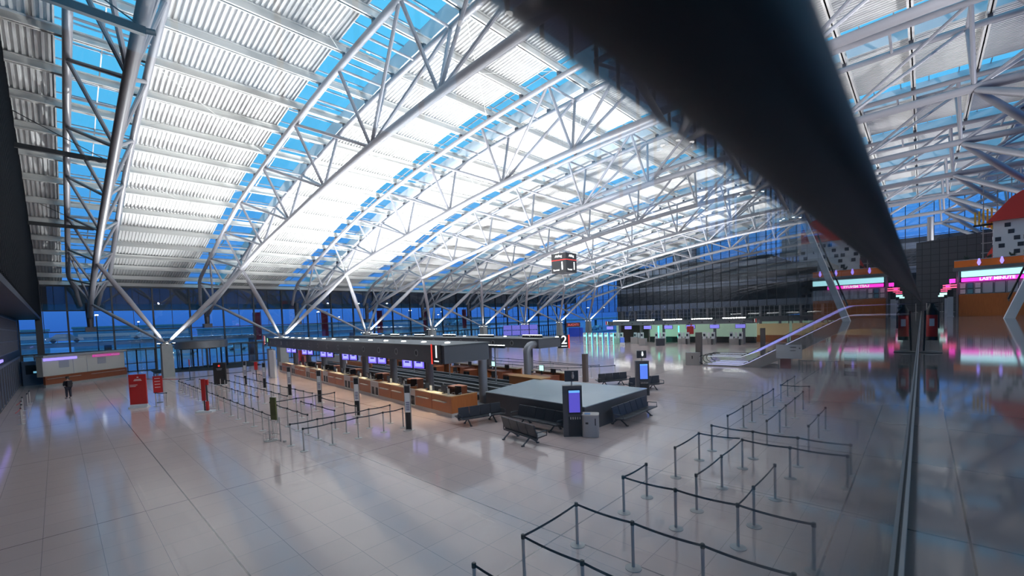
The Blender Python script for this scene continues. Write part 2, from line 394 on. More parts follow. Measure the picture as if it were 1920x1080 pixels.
# =================================================================== TRUSSES
CHORDR, BOTR, BRR = .21, .26, .115
def truss(first):
    root = empty('roof_truss', (0,0,0))
    tp = [(-75.6,8.9),(-73.6,10.6),(-69.2,12.35)]+TOPN
    def fine(P, m=4):
        o = []
        for i in range(len(P)-1):
            for j in range(m):
                t = j/m
                p0 = P[max(i-1,0)]; p1 = P[i]; p2 = P[i+1]; p3 = P[min(i+2,len(P)-1)]
                z = .5*((2*p1[1])+(-p0[1]+p2[1])*t+(2*p0[1]-5*p1[1]+4*p2[1]-p3[1])*t*t+(-p0[1]+3*p1[1]-3*p2[1]+p3[1])*t**3)
                o.append((p1[0]+(p2[0]-p1[0])*t, z))
        return o+[P[-1]]
    for s in (-1, 1):
        MB().tube([(x, s*(HW if x > -70 else HW*(.45+.55*(x+75.6)/5.6)), z) for x, z in fine(tp)], CHORDR, 12).build('top_chord', TUBE, root, True)
    MB().tube([(x, 0, z) for x, z in fine([(-76.0,7.4),(-71.7,9.0)]+BOTN)], BOTR, 14).build('bottom_chord', TUBE, root, True)
    def br(a, b, r=BRR): MB().tube([a, b], r, 8).build('brace', TUBE, root, True)
    B2 = [(-71.7,9.0)]+BOTN; T2 = [(-71.0,11.7)]+TOPN
    for i, (bx, bz) in enumerate(B2):
        if bx > 14: continue
        for s in (-1, 1):
            tx, tz = T2[i]; br((bx, 0, bz), (tx, s*HW*(1 if i else .85), tz))
            if bx < -26 and i > 0: tx, tz = T2[i-1]
            elif bx < -26: tx, tz = T2[1]
            else: tx, tz = T2[i+1]
            if bx < -26 or bx > -28: br((bx, 0, bz), (tx, s*HW, tz))
        if -28 < bx < -26:
            for s in (-1, 1): br((bx, 0, bz), (T2[i+1][0], s*HW, T2[i+1][1]))
    for tx, tz in TOPN[:-1]: br((tx, -HW, tz), (tx, HW, tz), .09)
    for (a, za), (c, zc) in zip(TOPN[:-1], TOPN[1:-1]): br(((a+c)/2, -HW, (za+zc)/2), ((a+c)/2, HW, (za+zc)/2), .08)
    # shoes that carry the purlins
    q = -78.6+3.715*4
    while q < 15:
        for s in (-1, 1): MB().box((q-.12, s*HW-.12, interp(TOPN, q)+.12), (q+.12, s*HW+.12, smooth_z(DECKP, q)-.5)).build('purlin_shoe', TUBED, root)
        q += 3.715
    MB().tube([(-75.9,0,9.2),(-76.0,0,6.2)], [.42,.30], 12).build('end_bearing', TUBED, root, True)
    MB().box((-76.6,-.5,5.6),(-75.4,.5,6.2)).build('bearing_bracket', TUBED, root)
    return root
ORD = ['nearest','second','third','fourth','fifth','sixth','seventh','eighth','ninth']
TRLAB = ['nearest tubular roof truss, seen almost end on beside the dark left wall',
 'large tubular roof truss above the counters sign, second from the left wall',
 'tubular roof truss third from the left wall, crossing the brightest roof area',
 'tubular roof truss fourth from the left wall, behind the brightest roof area',
 'tubular roof truss fifth from the left wall, its bottom chord above the seats',
 'tubular roof truss sixth from the left wall, just behind the hanging cube sign',
 'tubular roof truss third from the back glass facade',
 'tubular roof truss second from the back glass facade',
 'farthest tubular roof truss, directly in front of the back glass facade']
tr0 = truss(True); tr0.location = (0, TY[0], 0); tag(tr0, TRLAB[0], 'roof truss', 'tubular roof trusses')
for k in range(1, 9): dup(tr0, (0, TY[k], 0), 0, TRLAB[k])

# =================================================================== TREE COLUMNS
def spindle(a, b, r0, r1, r2):
    a = Vector(a); b = Vector(b); return MB().tube([a+(b-a)*t for t in (0,.12,.35,.6,.85,.97,1)], [r0*.5, r0, (r0+r1)/2, r1, (r1+r2)/2, r2, r2*.6], 12)
TLAB = ['nearest tree column, by the revolving door, on a concrete pillar',
 'tree column standing behind the far left end of the first check-in canopy',
 'third tree column from the left, its foot hidden behind the check-in canopies',
 'fourth tree column from the left, behind the twin canopies, lamps at its head',
 'fifth tree column from the left, with a broad dark head above the canopies',
 'sixth tree column from the left, rising behind the wall of purple flight screens',
 'seventh tree column from the left, between the flight screens and the kiosks',
 'tree column farthest from the camera, behind the turquoise kiosks']
def tree(k, y, x, z, dx, up, low, lab, cat, grp):
    t = empty('tree_column', (x, y, z), 0, lab, cat, grp)
    s0 = -1 if k >= 0 else 1
    for s in (-1, 1):
        yy = (TY[k+ (1 if s > 0 else 0)] if 0 <= k else 0)-y
        spindle((.0, .12*s, .2), (up[0]-x, yy, up[1]-z-.1), .17, .27, .17).build('strut', TUBE, t, True)
        if low: spindle((-.1, .12*s, .2), (low[0]-x, yy, low[1]-z-.1), .13, .21, .13).build('strut', TUBE, t, True)
    MB().lathe([(.55,-.05),(.6,.0),(.5,.12),(.3,.2),(.22,.4)]).build('cast_head', STEEL, t, True)
    h = MB()
    for a in range(6):
        c, s_ = math.cos(a*1.05), math.sin(a*1.05); h.tube([(.4*c,.5*s_,.05),(.75*c,.8*s_,.12)], .09, 8)
    h.build('lamp_bracket', BLACK, t, True)
    l = MB()
    for a in range(6):
        c, s_ = math.cos(a*1.05), math.sin(a*1.05); l.lathe([(.10,0),(.11,.05)], (.75*c,.8*s_,.14), 10)
    l.build('lamp', LAMPD, t)
    return t
for k, y in enumerate(TREE_Y):
    t = tree(k, y, TREE_X, TREE_Z, 0, (-57.5,12.3), (-71.7,9.0), TLAB[k], 'column', 'landside tree columns')
    p = MB().add([(-.75,-.55,-TREE_Z),(.75,-.55,-TREE_Z),(.75,.55,-TREE_Z),(-.75,.55,-TREE_Z),(-.55,-.5,-.05),(.55,-.5,-.05),(.55,.5,-.05),(-.55,.5,-.05)],
        [(0,3,2,1),(4,5,6,7),(0,1,5,4),(1,2,6,5),(2,3,7,6),(3,0,4,7)])
    p.build('pillar', CONC, t)
ALAB = {0:'airside tree column beside the camera, beyond the right edge of the view', 1:'airside tree column just beyond the right edge of the view', 2:'airside tree column whose struts leave the right edge nearest the handrail', 3:'airside tree column whose struts leave the right edge below the nearest ones',
 4:'airside tree column with struts ending at the right edge above the red roof', 5:'airside tree column whose struts cross in front of the red roofed tower',
 6:'airside tree column left of the checkered tower, spreading from a grey block', 7:'farthest airside tree column, its foot behind the checkered tower'}
for k, y in enumerate(TREE_Y):
    if k < 0: continue
    t = tree(k, y, AIR_X, AIR_Z, 0, (2.35,18.65), (9.8,18.5), ALAB[k], 'column', 'airside tree columns')
    MB().box((-.7,-.7,-3.2),(.7,.7,-.05)).build('pillar', CONC, t)

# =================================================================== WALLS AND FACADES
# left wall: ribbed dark cladding above, recessed lower wall
b = MB().box((-78, -1.6, 7.6), (16, -1.25, 25.5))
x = -77.8
while x < 10: b.box((x, -1.25, 7.6), (x+.12, -1.17, 25)); x += .6
struct(b.build('wall_left', DARKW))
b = MB().box((-78, -3.5, 0), (-3, -3.1, 7.6)); struct(b.build('wall_left_lower', noisy(mat('grey_blue_panel', (.016,.02,.03), .5, spec=.15), 1, .1)))
struct(MB().box((-78, -3.4, 7.3), (16, -1.25, 7.6)).build('trim_90', mat('soffit_grey', (.02,.028,.045), .5, spec=.2)))
b = MB(); g = MB()
for i in range(14):
    x0 = -73+i*3.2
    for r_ in range(3):
        z0 = 3.9+r_*1.05
        g.box((x0, -3.08, z0), (x0+2.9, -3.05, z0+.95))
    for j in range(5): b.box((x0+j*.725-.03, -3.1, 3.85), (x0+j*.725+.03, -3.0, 7.05))
    for r_ in range(4): b.box((x0-.05, -3.1, 3.83+r_*1.05), (x0+3.0, -3.0, 3.9+r_*1.05))
w = struct(g.build('window_20', mat('dark_pane', (.01,.014,.025), .25, spec=.2))); b.build('window_frame', mat('dim_frame', (.10,.11,.15), .5), w)
# shopfront doors of the lower left wall
b = MB(); g = MB()
for i in range(16):
    x0 = -74+i*2.4; g.box((x0+.1, -3.08, .1), (x0+2.2, -3.05, 2.9)); b.box((x0-.05, -3.1, 0), (x0+.08, -2.98, 3.1))
b.box((-74, -3.1, 2.95), (-36, -2.98, 3.15))
w = struct(g.build('window_21', mat('dark_pane', (.01,.014,.025), .25, spec=.2))); b.build('window_frame', mat('dim_frame', (.10,.11,.15), .5), w)
o = MB().box((-52, -3.06, 3.4), (-41, -2.96, 3.6)).build('light_band', PURP); tag(o, 'violet light band above the shop doors on the lower left wall', 'light strip')
# dark ceiling beams jutting from the left wall
for i, (bx, bz, ln, lab) in enumerate(((-22.3, 17.2, 4.3, 'dark projecting bracket on the left wall, topmost in view'), (-41.85, 17.5, 4.3, 'dark projecting bracket on the left wall, second from the top'),
        (-57.0, 15.3, 4.2, 'dark projecting bracket on the left wall, third from the top'))):
    m = MB().bar((bx, -1.2, bz), (bx, -1.2+ln, bz-.04), .22, .3).tube([(bx, -1.2+ln, bz), (bx, -1.2+ln+.3, bz+.05)], .12, 8).bar((bx,-1.2,bz+2.2),(bx,-1.2+ln,bz+.05),.04)
    tag(m.build('wall_bracket', BLACK), lab, 'bracket', 'brackets on the left wall')

# landside facade
XF = -78.2
mull = MB(); gl = MB()
y = -5.4; 
ys = [ -3.1+4.2*i for i in range(27)]
for i, yy in enumerate(ys):
    mull.box((XF-.25, yy-.09, 0), (XF+.12, yy+.09, 11.7))
for yy in ys[1:]:
    mull.box((XF-.06, yy-2.13, 5.6), (XF+.03, yy-2.07, 11.7))
for z0, h in ((2.95,.18),(5.65,.12),(8.3,.12),(11.4,.3),(4.3,.05)):
    mull.box((XF-.1, -3.2, z0), (XF+.1, 108, z0+h))
gl.box((XF-.03, -3.1, 3.1), (XF-.01, 108, 11.6))
w = struct(gl.build('window_30', FGL)); mull.build('window_frame', FRAME, w)
struct(MB().box((XF-.2, -3.4, 11.6), (XF+.3, 109, 12.05)).build('trim_91', PURL))
# glazed doors along the facade, each pair a door
di = 1
for i, yy in enumerate(ys[:-1]):
    if 2.9 <= i < 5: continue
    d = empty('door_%d' % di, (XF, yy+2.1, 0)); struct(d); di += 1
    fr = MB()
    for q in (-1.95,-1.0,-.02,.02,1.0,1.95): fr.box((-.05,q-.06,0),(.05,q+.06,2.95))
    for z0 in (0, 1.05, 2.8): fr.box((-.05,-2,z0),(.05,2,z0+.1))
    fr.build('door_frame', FRAME, d)
    MB().box((-.012,-1.95,.1),(.0,1.95,2.8)).build('door_pane', FGL, d)
    MB().tube([(.12,-.12,.9),(.12,-.12,1.3)], .02, 6).tube([(.12,.12,.9),(.12,.12,1.3)], .02, 6).build('door_handle', STEEL, d)
# corner post
struct(MB().box((XF-.3,-1.7,0),(XF+.5,-1.1,12)).build('trim_92', FRAME))
# revolving door drum
rd = empty('revolving_door', (-75.3, 14.3, 0), 0, 'big round revolving door under a grey drum in the landside glass front', 'door')
MB().lathe([(3.1,2.75),(3.15,2.8),(3.15,3.75),(2.6,3.9)], n=40).build('drum_roof', mat('drum_grey', (.22,.23,.25), .4, .3), rd, True)
for i in range(12):
    a = 2*math.pi*i/12; 
    if i % 2 == 0 or i in (3,): MB().box((3.0,-.08,0),(3.14,.08,2.8), a, (0,0)).build('drum_post', FRAME, rd)
for i in range(3): 
    a = .5+2*math.pi*i/3; f = MB().box((0.1,-.03,.05),(2.7,.03,.15),a,(0,0)).box((.1,-.03,2.6),(2.7,.03,2.72),a,(0,0)).box((2.62,-.04,.05),(2.72,.04,2.7),a,(0,0)).box((1.3,-.03,.05),(1.38,.03,2.7),a,(0,0))
    f.build('wing', FRAME, rd); 
vs = []; n = 40
g = MB()
for i in range(n):
    a0, a1 = 2*math.pi*i/n, 2*math.pi*(i+1)/n
    if (i//5) % 4 == 1: continue
    g.add([(3.05*math.cos(a0),3.05*math.sin(a0),.05),(3.05*math.cos(a1),3.05*math.sin(a1),.05),(3.05*math.cos(a1),3.05*math.sin(a1),2.75),(3.05*math.cos(a0),3.05*math.sin(a0),2.75)],[(0,1,2,3)])
g.build('curved_pane', FGL, rd)
MB().lathe([(.06,0),(.06,2.8)], n=10).build('centre_shaft', STEEL, rd)
m_ = MB().prism([(-76.8,8.6),(-70.6,8.3),(-67.3,14.0),(-68.6,20.2),(-77.4,20.8)], .0, .012, 'z').build('entrance_mat', MATC); tag(m_, 'dark entrance mat spread around the revolving door', 'mat')

# back facade
YB = 108
b = MB(); g = MB()
xm = -78+.55
while xm < 14: b.box((xm-.05, YB-.16, 6.0), (xm+.05, YB+.05, 24)); xm += 1.88
for z0 in (6.0, 9.6, 11.5, 13.4, 17.4, 19.3, 21.2): b.box((-78, YB-.1, z0), (16, YB+.04, z0+.07))
g.box((-78, YB-.02, 6.1), (16, YB, 24)); w = struct(g.build('window_31', BGL)); b.build('window_frame', FRAME, w)
b = MB()
SP = mat('spandrel_grey', (.55,.58,.64), .45)
for z0, z1 in ((6.0,7.4),(10.9,12.1),(15.3,16.4)): b.box((-62, YB+.25, z0), (16, YB+.6, z1))
struct(b.build('trim_93', SP))
struct(MB().box((-62, YB+.6, 0), (16, YB+5.5, 17.3)).build('wall_back', noisy(mat('office_dark', (.10,.11,.115), .6), .6, .7, 'Object', (1,1,2.2))))
b = MB().box((-46,YB+.7,17.3),(-40,YB+3,21.5)).box((-22,YB+.7,17.3),(-14,YB+3,20))
struct(b.build('wall_back_stair', SP))
# recessed ground storey of the back wall
b = MB()
for i in range(20): b.box((-60+i*3.76, YB-.9, 0), (-59.55+i*3.76, YB-.4, 6.0))
struct(b.build('trim_94', COLM))
b = MB(); xm = -60
while xm < 2: b.box((xm-.03, YB-.38, 3.2), (xm+.03, YB-.3, 6)); xm += .94
for z0 in (3.2, 4.1, 5.0, 5.9): b.box((-60, YB-.38, z0), (2, YB-.3, z0+.05))
g = MB().box((-60, YB-.34, 3.2), (2, YB-.31, 6)); w = struct(g.build('window_32', BGL)); b.build('window_frame', FRAMEL, w)
struct(MB().box((-62, YB-.25, 0), (2, YB-.05, 3.1)).build('wall_back_lower', GREENW))
struct(MB().box((-78, YB-.3, 0), (-62, YB, 12)).build('window_33', FGL))

# gallery end wall, dark tiles
et = tiles('dark_tile', (.045,.047,.052), (.012,.012,.013), 1, 1, 0, 0, .0, .3)
E_ = MATS['dark_tile']
n = E_.node_tree; bk = n.nodes.new('ShaderNodeTexBrick'); tcn = n.nodes.new('ShaderNodeTexCoord'); mp = n.nodes.new('ShaderNodeMapping'); mp.inputs['Rotation'].default_value = (R(90),0,0)
bk.offset = 0; bk.inputs['Scale'].default_value = 1; bk.inputs['Brick Width'].default_value = .72; bk.inputs['Row Height'].default_value = .72; bk.inputs['Mortar Size'].default_value = .03
bk.inputs['Color1'].default_value = (.075,.078,.085,1); bk.inputs['Color2'].default_value = (.068,.072,.08,1); bk.inputs['Mortar'].default_value = (.03,.03,.032,1)
n.links.new(tcn.outputs['Object'], mp.inputs[0]); n.links.new(mp.outputs[0], bk.inputs[0]); n.links.new(bk.outputs[0], n.nodes['Principled BSDF'].inputs['Base Color'])
struct(MB().prism([(-.5,0),(7.2,0),(7.2,13.0),(-.5,12.35)], 70, 70.6).build('wall_end', E_))
struct(MB().box((13.5, -1.25, GZ), (14, YB, 12)).build('wall_right', DARKW))
b = MB(); g = MB().box((13.6, -1.25, 12), (13.62, YB, 22.8))
yy = 0
while yy < YB: b.box((13.55,yy-.06,12),(13.75,yy+.06,22.8)); yy += 2.5
w = struct(g.build('window_34', FGL)); b.build('window_frame', FRAME, w)

# =================================================================== OUTSIDE, LANDSIDE AT DUSK
GR = noisy(mat('wet_asphalt', (.22,.25,.32), .14), .3, .4)
tag(MB().box((-420,-260,-.6),(-78.4,330,-.05)).build('forecourt', GR), 'dusky forecourt road outside the landside glass front', 'road')
tag(MB().box((-108,-200,3.4),(-97,300,4.1)).build('elevated_road', noisy(mat('road_concrete', (.28,.32,.40), .3), .5, .3)), 'elevated drop-off road running past the landside windows', 'road')
b = MB()
for i in range(60): b.box((-97.1,-100+i*5,4.1),(-97.0,-99.9+i*5,5.0))
for z0 in (4.5,4.95): b.box((-97.1,-200,z0),(-97.0,300,z0+.05))
tag(b.build('road_railing', FRAMEL), 'pale railing along the elevated road outside', 'railing')
ON_ = ['first','second','third','fourth','fifth','sixth','seventh','eighth','ninth','tenth','eleventh','twelfth','thirteenth','fourteenth','fifteenth','sixteenth','seventeenth','eighteenth']
for i in range(12):
    pl = MB().lathe([(.5,-.05),(.5,3.4)], (-102,-60+i*22,0), 10).build('road_pier', CONC)
    tag(pl, '%s round concrete pier from the left under the elevated road outside' % ON_[i], 'pier', 'piers of the elevated road')
# roof overhang outside
struct(MB().prism([(-78.5,9.2),(-78.5,12.2),(-92,9.6),(-92,8.9)], -30, 112).build('ceiling_overhang', mat('overhang_dark', (.05,.055,.065), .6)))
random.seed(3)
BLD = noisy(mat('blue_grey_block', (.22,.27,.38), .6), .5, .3)
labs = ['long low parking block','pale office block','dark hangar','stepped office block','low service block','tall office block','flat hotel block','row of sheds']
yb = -120
for i in range(8):
    wd = 28+random.random()*26; h = 3.5+random.random()*4; xd = -190-random.random()*60
    bo = empty('distant_building', (xd, yb+wd/2, 0), 0, labs[i]+' far across the forecourt, %s from the left' % ['first','second','third','fourth','fifth','sixth','seventh','eighth'][i], 'building')
    MB().box((-12,-wd/2,-.05),(0,wd/2,h)).build('walls', BLD, bo)
    wn = MB(); 
    for r_ in range(int(h/3)): wn.box((0,-wd/2+1,1.2+r_*3),(.15,wd/2-1,2.4+r_*3))
    wn.build('window_band', mat('lit_windows', (.1,.1,.1), .4, emit=(.35,.6,1), es=.22), bo)
    MB().box((-12.3,-wd/2-.3,h),(.3,wd/2+.3,h+.6)).build('roof', CONC, bo)
    yb += wd+6
for i in range(18):
    cy_ = -20+i*9.5+random.random()*4; cx_ = (-88,-91,-99.5,-105,-120,-126,-140,-150)[i % 8]; cz = 4.1 if -108 < cx_ < -97 else -.05
    colr = random.choice([(.5,.52,.58),(.08,.09,.12),(.25,.27,.33),(.35,.03,.03)])
    if i == 0:
        c0 = empty('parked_car', (cx_, cy_, cz), 0, 'first small parked car from the left on the forecourt outside the landside glass', 'car', 'cars on the forecourt')
        MB().prism([(-2.1,.3),(-2.1,.8),(-1.2,.9),(-.6,1.4),(.9,1.4),(1.5,.9),(2.1,.8),(2.1,.3)], -.85, .85).build('car_body', mat('car_silver', (.45,.47,.52), .3, .4), c0)
        wl = MB()
        for sx in (-1.3,1.3):
            for sy in (-.85,.7): wl.tube([(sx,sy,.32),(sx,sy+.15,.32)], .32, 12)
        wl.build('wheels', BLACK, c0)
        MB().box((2.08,-.7,.55),(2.13,-.45,.7)).box((2.08,.45,.55),(2.13,.7,.7)).build('headlamp', LAMPD, c0)
        c0.rotation_euler = (0,0,R(90))
    else:
        dup(c0, (cx_, cy_, cz), R(90 if i % 2 else -90), '%s small parked car from the left on the forecourt outside the landside glass' % ON_[i])
for i in range(18):
    l = empty('street_lamp', (random.choice((-95,-112,-133,-160)), -30+i*11.5, 0), 0, '%s street lamp from the left outside the landside glass' % ON_[i], 'lamp', 'street lamps outside')
    MB().tube([(0,0,0),(0,0,8),(.8,0,8.3)], .08, 6).build('lamp_pole', FRAME, l)
    MB().box((.5,-.2,8.2),(1.1,.2,8.32)).build('lamp_head', LAMP, l)
for i in range(5):
    f = MB().box((-93,26+i*13,3.0),(-92.9,27.3+i*13,8.3)).tube([(-92.95,27.4+i*13,-.05),(-92.95,27.4+i*13,8.6)], .06, 6).build('banner', mat('crimson_banner', (.35,.02,.06), .6)); tag(f, 'tall crimson banner outside, %s of five from the left' % ORD[i].replace('nearest','first'), 'banner', 'banners on the forecourt')

# =================================================================== GALLERY
gr = empty('glass_railing', (-.07, 0, GZ), 0, 'frameless glass balustrade with a thick dark round handrail, close beside the camera', 'railing')
MB().box((-.006,-1.2,.0),(.006,69.8,1.045)).build('glass_pane', RGL, gr)
MB().tube([(0,-1.2,1.072),(0,69.8,1.072)], .0378, 28).build('handrail', RAIL, gr, True)
MB().box((-.026,-1.2,0.0),(-.012,69.8,.018)).box((.012,-1.2,0.0),(.026,69.8,.018)).build('base_channel', STEEL, gr)
MB().box((-.012,-1.2,0.0),(-.0065,69.8,.014)).box((.0065,-1.2,0.0),(.012,69.8,.014)).build('rubber_seal', BLACK, gr)

# fire extinguisher on its stand
st = empty('extinguisher_stand', (.115, 11.4, GZ), 0, 'black pole stand with a round foot beside the glass railing, carrying the extinguisher', 'stand')
MB().lathe([(.165,0),(.165,.012),(.10,.03),(.03,.045)], n=32).build('foot', BLACK, st, True)
MB().tube([(-.09,0,.03),(-.075,0,.80)], .016, 10).build('pole', BLACK, st, True)
ex = empty('fire_extinguisher', (.135, 11.4, GZ+.27), 0, 'red fire extinguisher with black top and white label, held by the black stand', 'fire extinguisher')
MB().lathe([(.07,0),(.08,.02),(.08,.48),(.06,.53),(.03,.56)], n=24).build('cylinder', RED, ex, True)
MB().lathe([(.083,-.03),(.083,.04)], n=24).build('foot_ring', BLACK, ex, True)
MB().lathe([(.083,.45),(.083,.53),(.05,.60),(.03,.66)], n=24).build('black_top', BLACK, ex, True)
MB().bar((-.02,-.02,.66),(.09,-.04,.68),.02).bar((-.02,-.02,.62),(.09,-.04,.60),.02).build('lever', BLACK, ex)
MB().tube([(.02,-.05,.60),(.09,-.08,.5),(.09,-.07,.2)], .012, 8).build('hose', BLACK, ex, True)
MB().box((-.035,-.084,.24),(.035,-.078,.38)).build('paper_label', WPRINT, ex)

# travel shop at the right, its counter facing along the gallery
A = Vector((1.72, 40.2, GZ)); sa = R(-9); sl = 4.2
shop = empty('travel_kiosk', A, sa, 'travel shop unit on the gallery with cherry wood counter and lit magenta sign', 'kiosk')
MB().box((0,0,0),(sl,.5,1.39)).build('counter_front', WOOD, shop)
MB().box((-.02,.05,1.39),(sl,.3,2.16)).build('poster_wall', mat('shop_grey', (.5,.53,.58), .5), shop)
k = 0; x = .06
while x < sl-.6:
    two = k in (0,1,2)
    w_ = .24 if two else .42
    for z0, z1 in (((1.44,1.72),(1.78,2.10)) if two else ((1.44,2.10),)):
        fr_ = MB().box((x-.02,.01,z0-.02),(x+w_+.02,.05,z1+.02)).build('poster_frame', FRAME, shop)
        MB().box((x,.0,z0),(x+w_,.01,z1)).build('poster', WPRINT if (two and k != 1) else (mat('teal_poster', (.10,.28,.33), .5) if k == 1 else mat('pale_poster', (.42,.45,.5), .5)), fr_)
    x += w_+.09; k += 1
sb_ = MB().box((.12,-.10,2.20),(3.3,.1,2.43)).build('sign_band', MAG, shop)
text('LAST MINUTE', .24, WHITEL, (1.65,-.115,2.315), (0,-1,0), sb_, .003, .01, 'sign_lettering')
MB().box((.1,.0,2.50),(sl,.3,2.86)).build('lit_fascia', CYAN, shop)
MB().box((-.25,-.25,2.90),(sl,2.8,3.12)).build('roof_slab', mat('slab_grey', (.12,.13,.14), .5), shop)
MB().box((-.12,.0,0),(-.02,2.4,2.9)).build('side_panel', COLM, shop)
MB().box((-.02,.7,0),(sl,.9,2.9)).build('back_wall', DARKW, shop)
ob = empty('orange_balustrade', (A.x, A.y, GZ+3.125), sa, 'orange planter wall running along the top of the travel shop roof', 'planter')
MB().box((-.2,-.15,0),(sl,.0,.42)).build('orange_panel', ORANGE, ob)
MB().box((-.2,-.17,.42),(sl,.35,.46)).build('top_rail', FRAMEL, ob)
OW = ['first','second','third','fourth','fifth']
def SH(x, y, z): return A+Vector((math.cos(sa)*x-math.sin(sa)*y, math.sin(sa)*x+math.cos(sa)*y, z))
for i in range(4):
    xx = .9+i*.95
    p_ = empty('violet_lamp', SH(xx, -.20, 3.125), sa, 'small violet glowing lamp before the orange wall, %s from the left' % OW[i], 'lamp', 'violet lamps by the orange wall')
    MB().tube([(0,0,0),(0,0,.2)], .02, 6).build('lamp_arm', FRAME, p_)
    MB().lathe([(.03,0),(.09,.16),(.03,.42)], (0,0,.05), 10).build('lamp_shade', PURP, p_, True)
    pb = MB(); r_ = random.Random(i)
    for j in range(26):
        a = r_.random()*6.28; q = r_.random()*.2; h = .08+r_.random()*.2
        pb.bar((q*math.cos(a)*.3,q*math.sin(a)*.3,0),(q*math.cos(a),q*math.sin(a),h),.05,.012)
    pl = pb.build('potted_plant', mat('leaf_dark', (.03,.045,.03), .6)); pl.location = SH(xx-.55, .2, 3.125+.46)
    tag(pl, 'dark bushy plant on top of the orange wall, %s from the left' % OW[i], 'plant', 'plants along the orange wall')
# terminals left of the shop
for i, (xx, yy) in enumerate(((1.33, 39.9), (1.5, 52.0))):
    m = empty('ticket_machine', (xx, yy, GZ), 0, ['slim grey terminal with pink lit head standing left of the travel shop', 'slim grey terminal with pink lit head, the farther one left of the travel shop'][i], 'terminal')
    MB().box((-.13,-.12,0),(.13,.12,1.28)).box((-.16,-.15,0),(.16,.15,.05)).build('body', mat('terminal_pale', (.35,.37,.42), .4), m)
    MB().box((-.13,-.10,1.28),(.13,.12,1.72)).build('head', BLACK, m)
    MB().box((-.50,-.12,1.42),(-.16,-.10,1.56)).build('screen', SGRN, m); MB().box((-.3,-.1,0),(-.27,-.08,1.42)).build('screen_stand', FRAME, m)
    MB().box((-.35,-.12,1.84),(.28,.0,1.92)).box((-.35,-.12,1.99),(.28,.0,2.06)).build('red_light_bar', mat('pink_red_light', (0,0,0), .3, emit=(1,.12,.28), es=1.4), m)
    MB().box((-.05,-.12,2.16),(.22,.0,2.42)).build('magenta_sign', MAG, m)
    MB().tube([(0,.06,1.7),(0,.06,2.42)], .03, 8).build('mast', STEEL, m)
# queue posts at the gallery end
def post_meshes():
    return (MB().lathe([(.17,0),(.17,.012),(.05,.03),(.03,.035)], n=20).mesh('post_base', STEELP, True),
            MB().tube([(0,0,.03),(0,0,.94)], .033, 12).mesh('post_pole', STEELP, True),
            MB().lathe([(.042,.92),(.042,1.0),(.03,1.01)], n=12).mesh('belt_head', BLACK, True))
PM = post_meshes()
BMC = {}
def belt_mesh(L, m, sag=.03):
    key = (round(L, 2), m.name)
    if key not in BMC:
        b = MB(); N = 6
        for i in range(N):
            t0, t1 = i/N, (i+1)/N; z0 = .965-sag*4*t0*(1-t0); z1 = .965-sag*4*t1*(1-t1)
            b.bar((.03+t0*(L-.06),0,z0),(.03+t1*(L-.06),0,z1),.006,.05)
        BMC[key] = b.mesh('belt', m)
    return BMC[key]
def post(x, y, label, group, to=(), z=0, bm=None):
    p = empty('queue_post', (x, y, z), 0, label, 'queue post', group)
    for n_, me in zip(('foot_plate','pole','belt_head'), PM): hd_ = link(n_, me, p)
    for tx, ty in to:
        d = Vector((tx-x, ty-y)); o = link('belt', belt_mesh(d.length, bm or BELT), hd_); o.rotation_euler = (0,0,math.atan2(d.y, d.x))
    return p
for i, (x, y, to) in enumerate(((.35,62.7,((1.48,62.7),)),(1.48,62.7,()),(2.1,58.5,()))):
    post(x, y, ['left queue post at the far end of the gallery, beyond the extinguisher','dark queue post at the far end of the gallery, right end of its belt','queue post at the far end of the gallery near the terminals'][i], 'posts at the end of the gallery', to, GZ)
# slanted white fin and dark rod
f = MB().add([(3.05,33.4,GZ),(3.43,33.4,GZ),(3.43,33.8,GZ),(3.05,33.8,GZ),(5.25,33.4,GZ+6.5),(5.55,33.4,GZ+6.5),(5.55,33.8,GZ+6.5),(5.25,33.8,GZ+6.5)],[(0,3,2,1),(4,5,6,7),(0,1,5,4),(1,2,6,5),(2,3,7,6),(3,0,4,7)])
tag(f.build('slanted_column', WHITE), 'slanted white steel fin rising from the gallery floor in front of the travel shop', 'column')
tag(MB().tube([(3.15,33.0,GZ+1.0),(4.6,33.0,GZ+5.4)], .045, 8).tube([(3.15,33.0,GZ+1.0),(3.2,33.38,GZ+.9)], .03, 8).build('dark_rod', BLACK), 'thin dark sloping rod fixed to the slanted white fin', 'rod')
# checkered tower with red roof
tw = empty('checkered_tower', (4.35, 55.0, GZ), R(-4), 'white tower checkered with dark squares under a red roof, right edge of the view', 'tower')
MB().box((0,0,0),(5,4,7.7)).build('tower_body', mat('tower_white', (.72,.70,.70), .6), tw)
rq = random.Random(5); sq = MB()
for j in range(13):
    for i in range(9):
        if (i+2*j) % 5 in (0, 3) or (i*3+j) % 11 == 5:
            sq.box((.12+i*.52+(.2 if j % 2 else 0),-.03,.3+j*.56),(.46+i*.52+(.2 if j % 2 else 0),0,.64+j*.56))
for j in range(13):
    for i in range(4):
        if (i+j) % 3 == 0: sq.box((-.03,.3+i*.8,.3+j*.56),(0,.7+i*.8,.64+j*.56))
sq.build('checker_squares', mat('tower_dark', (.03,.035,.05), .4), tw)
MB().prism([(-.35,7.6),(5.4,7.6),(5.0,8.6),(3.8,9.8),(2.2,10.2),(1.0,9.4)], -.4, 4.4).build('red_roof', mat('roof_red', (.55,.04,.03), .5), tw)
MB().prism([(-.75,4.0),(0,4.0),(0,5.6)], .5, .7).build('red_fin', mat('roof_red', (.55,.04,.03), .5), tw)
yb_ = MB()
for i in range(5): yb_.box((-1.1+i*.24,.2,7.5-.12*i),(-.98+i*.24,.3,8.6+.05*i))
yb_.build('yellow_slats', mat('yellow_slat', (.65,.35,.03), .5), tw)
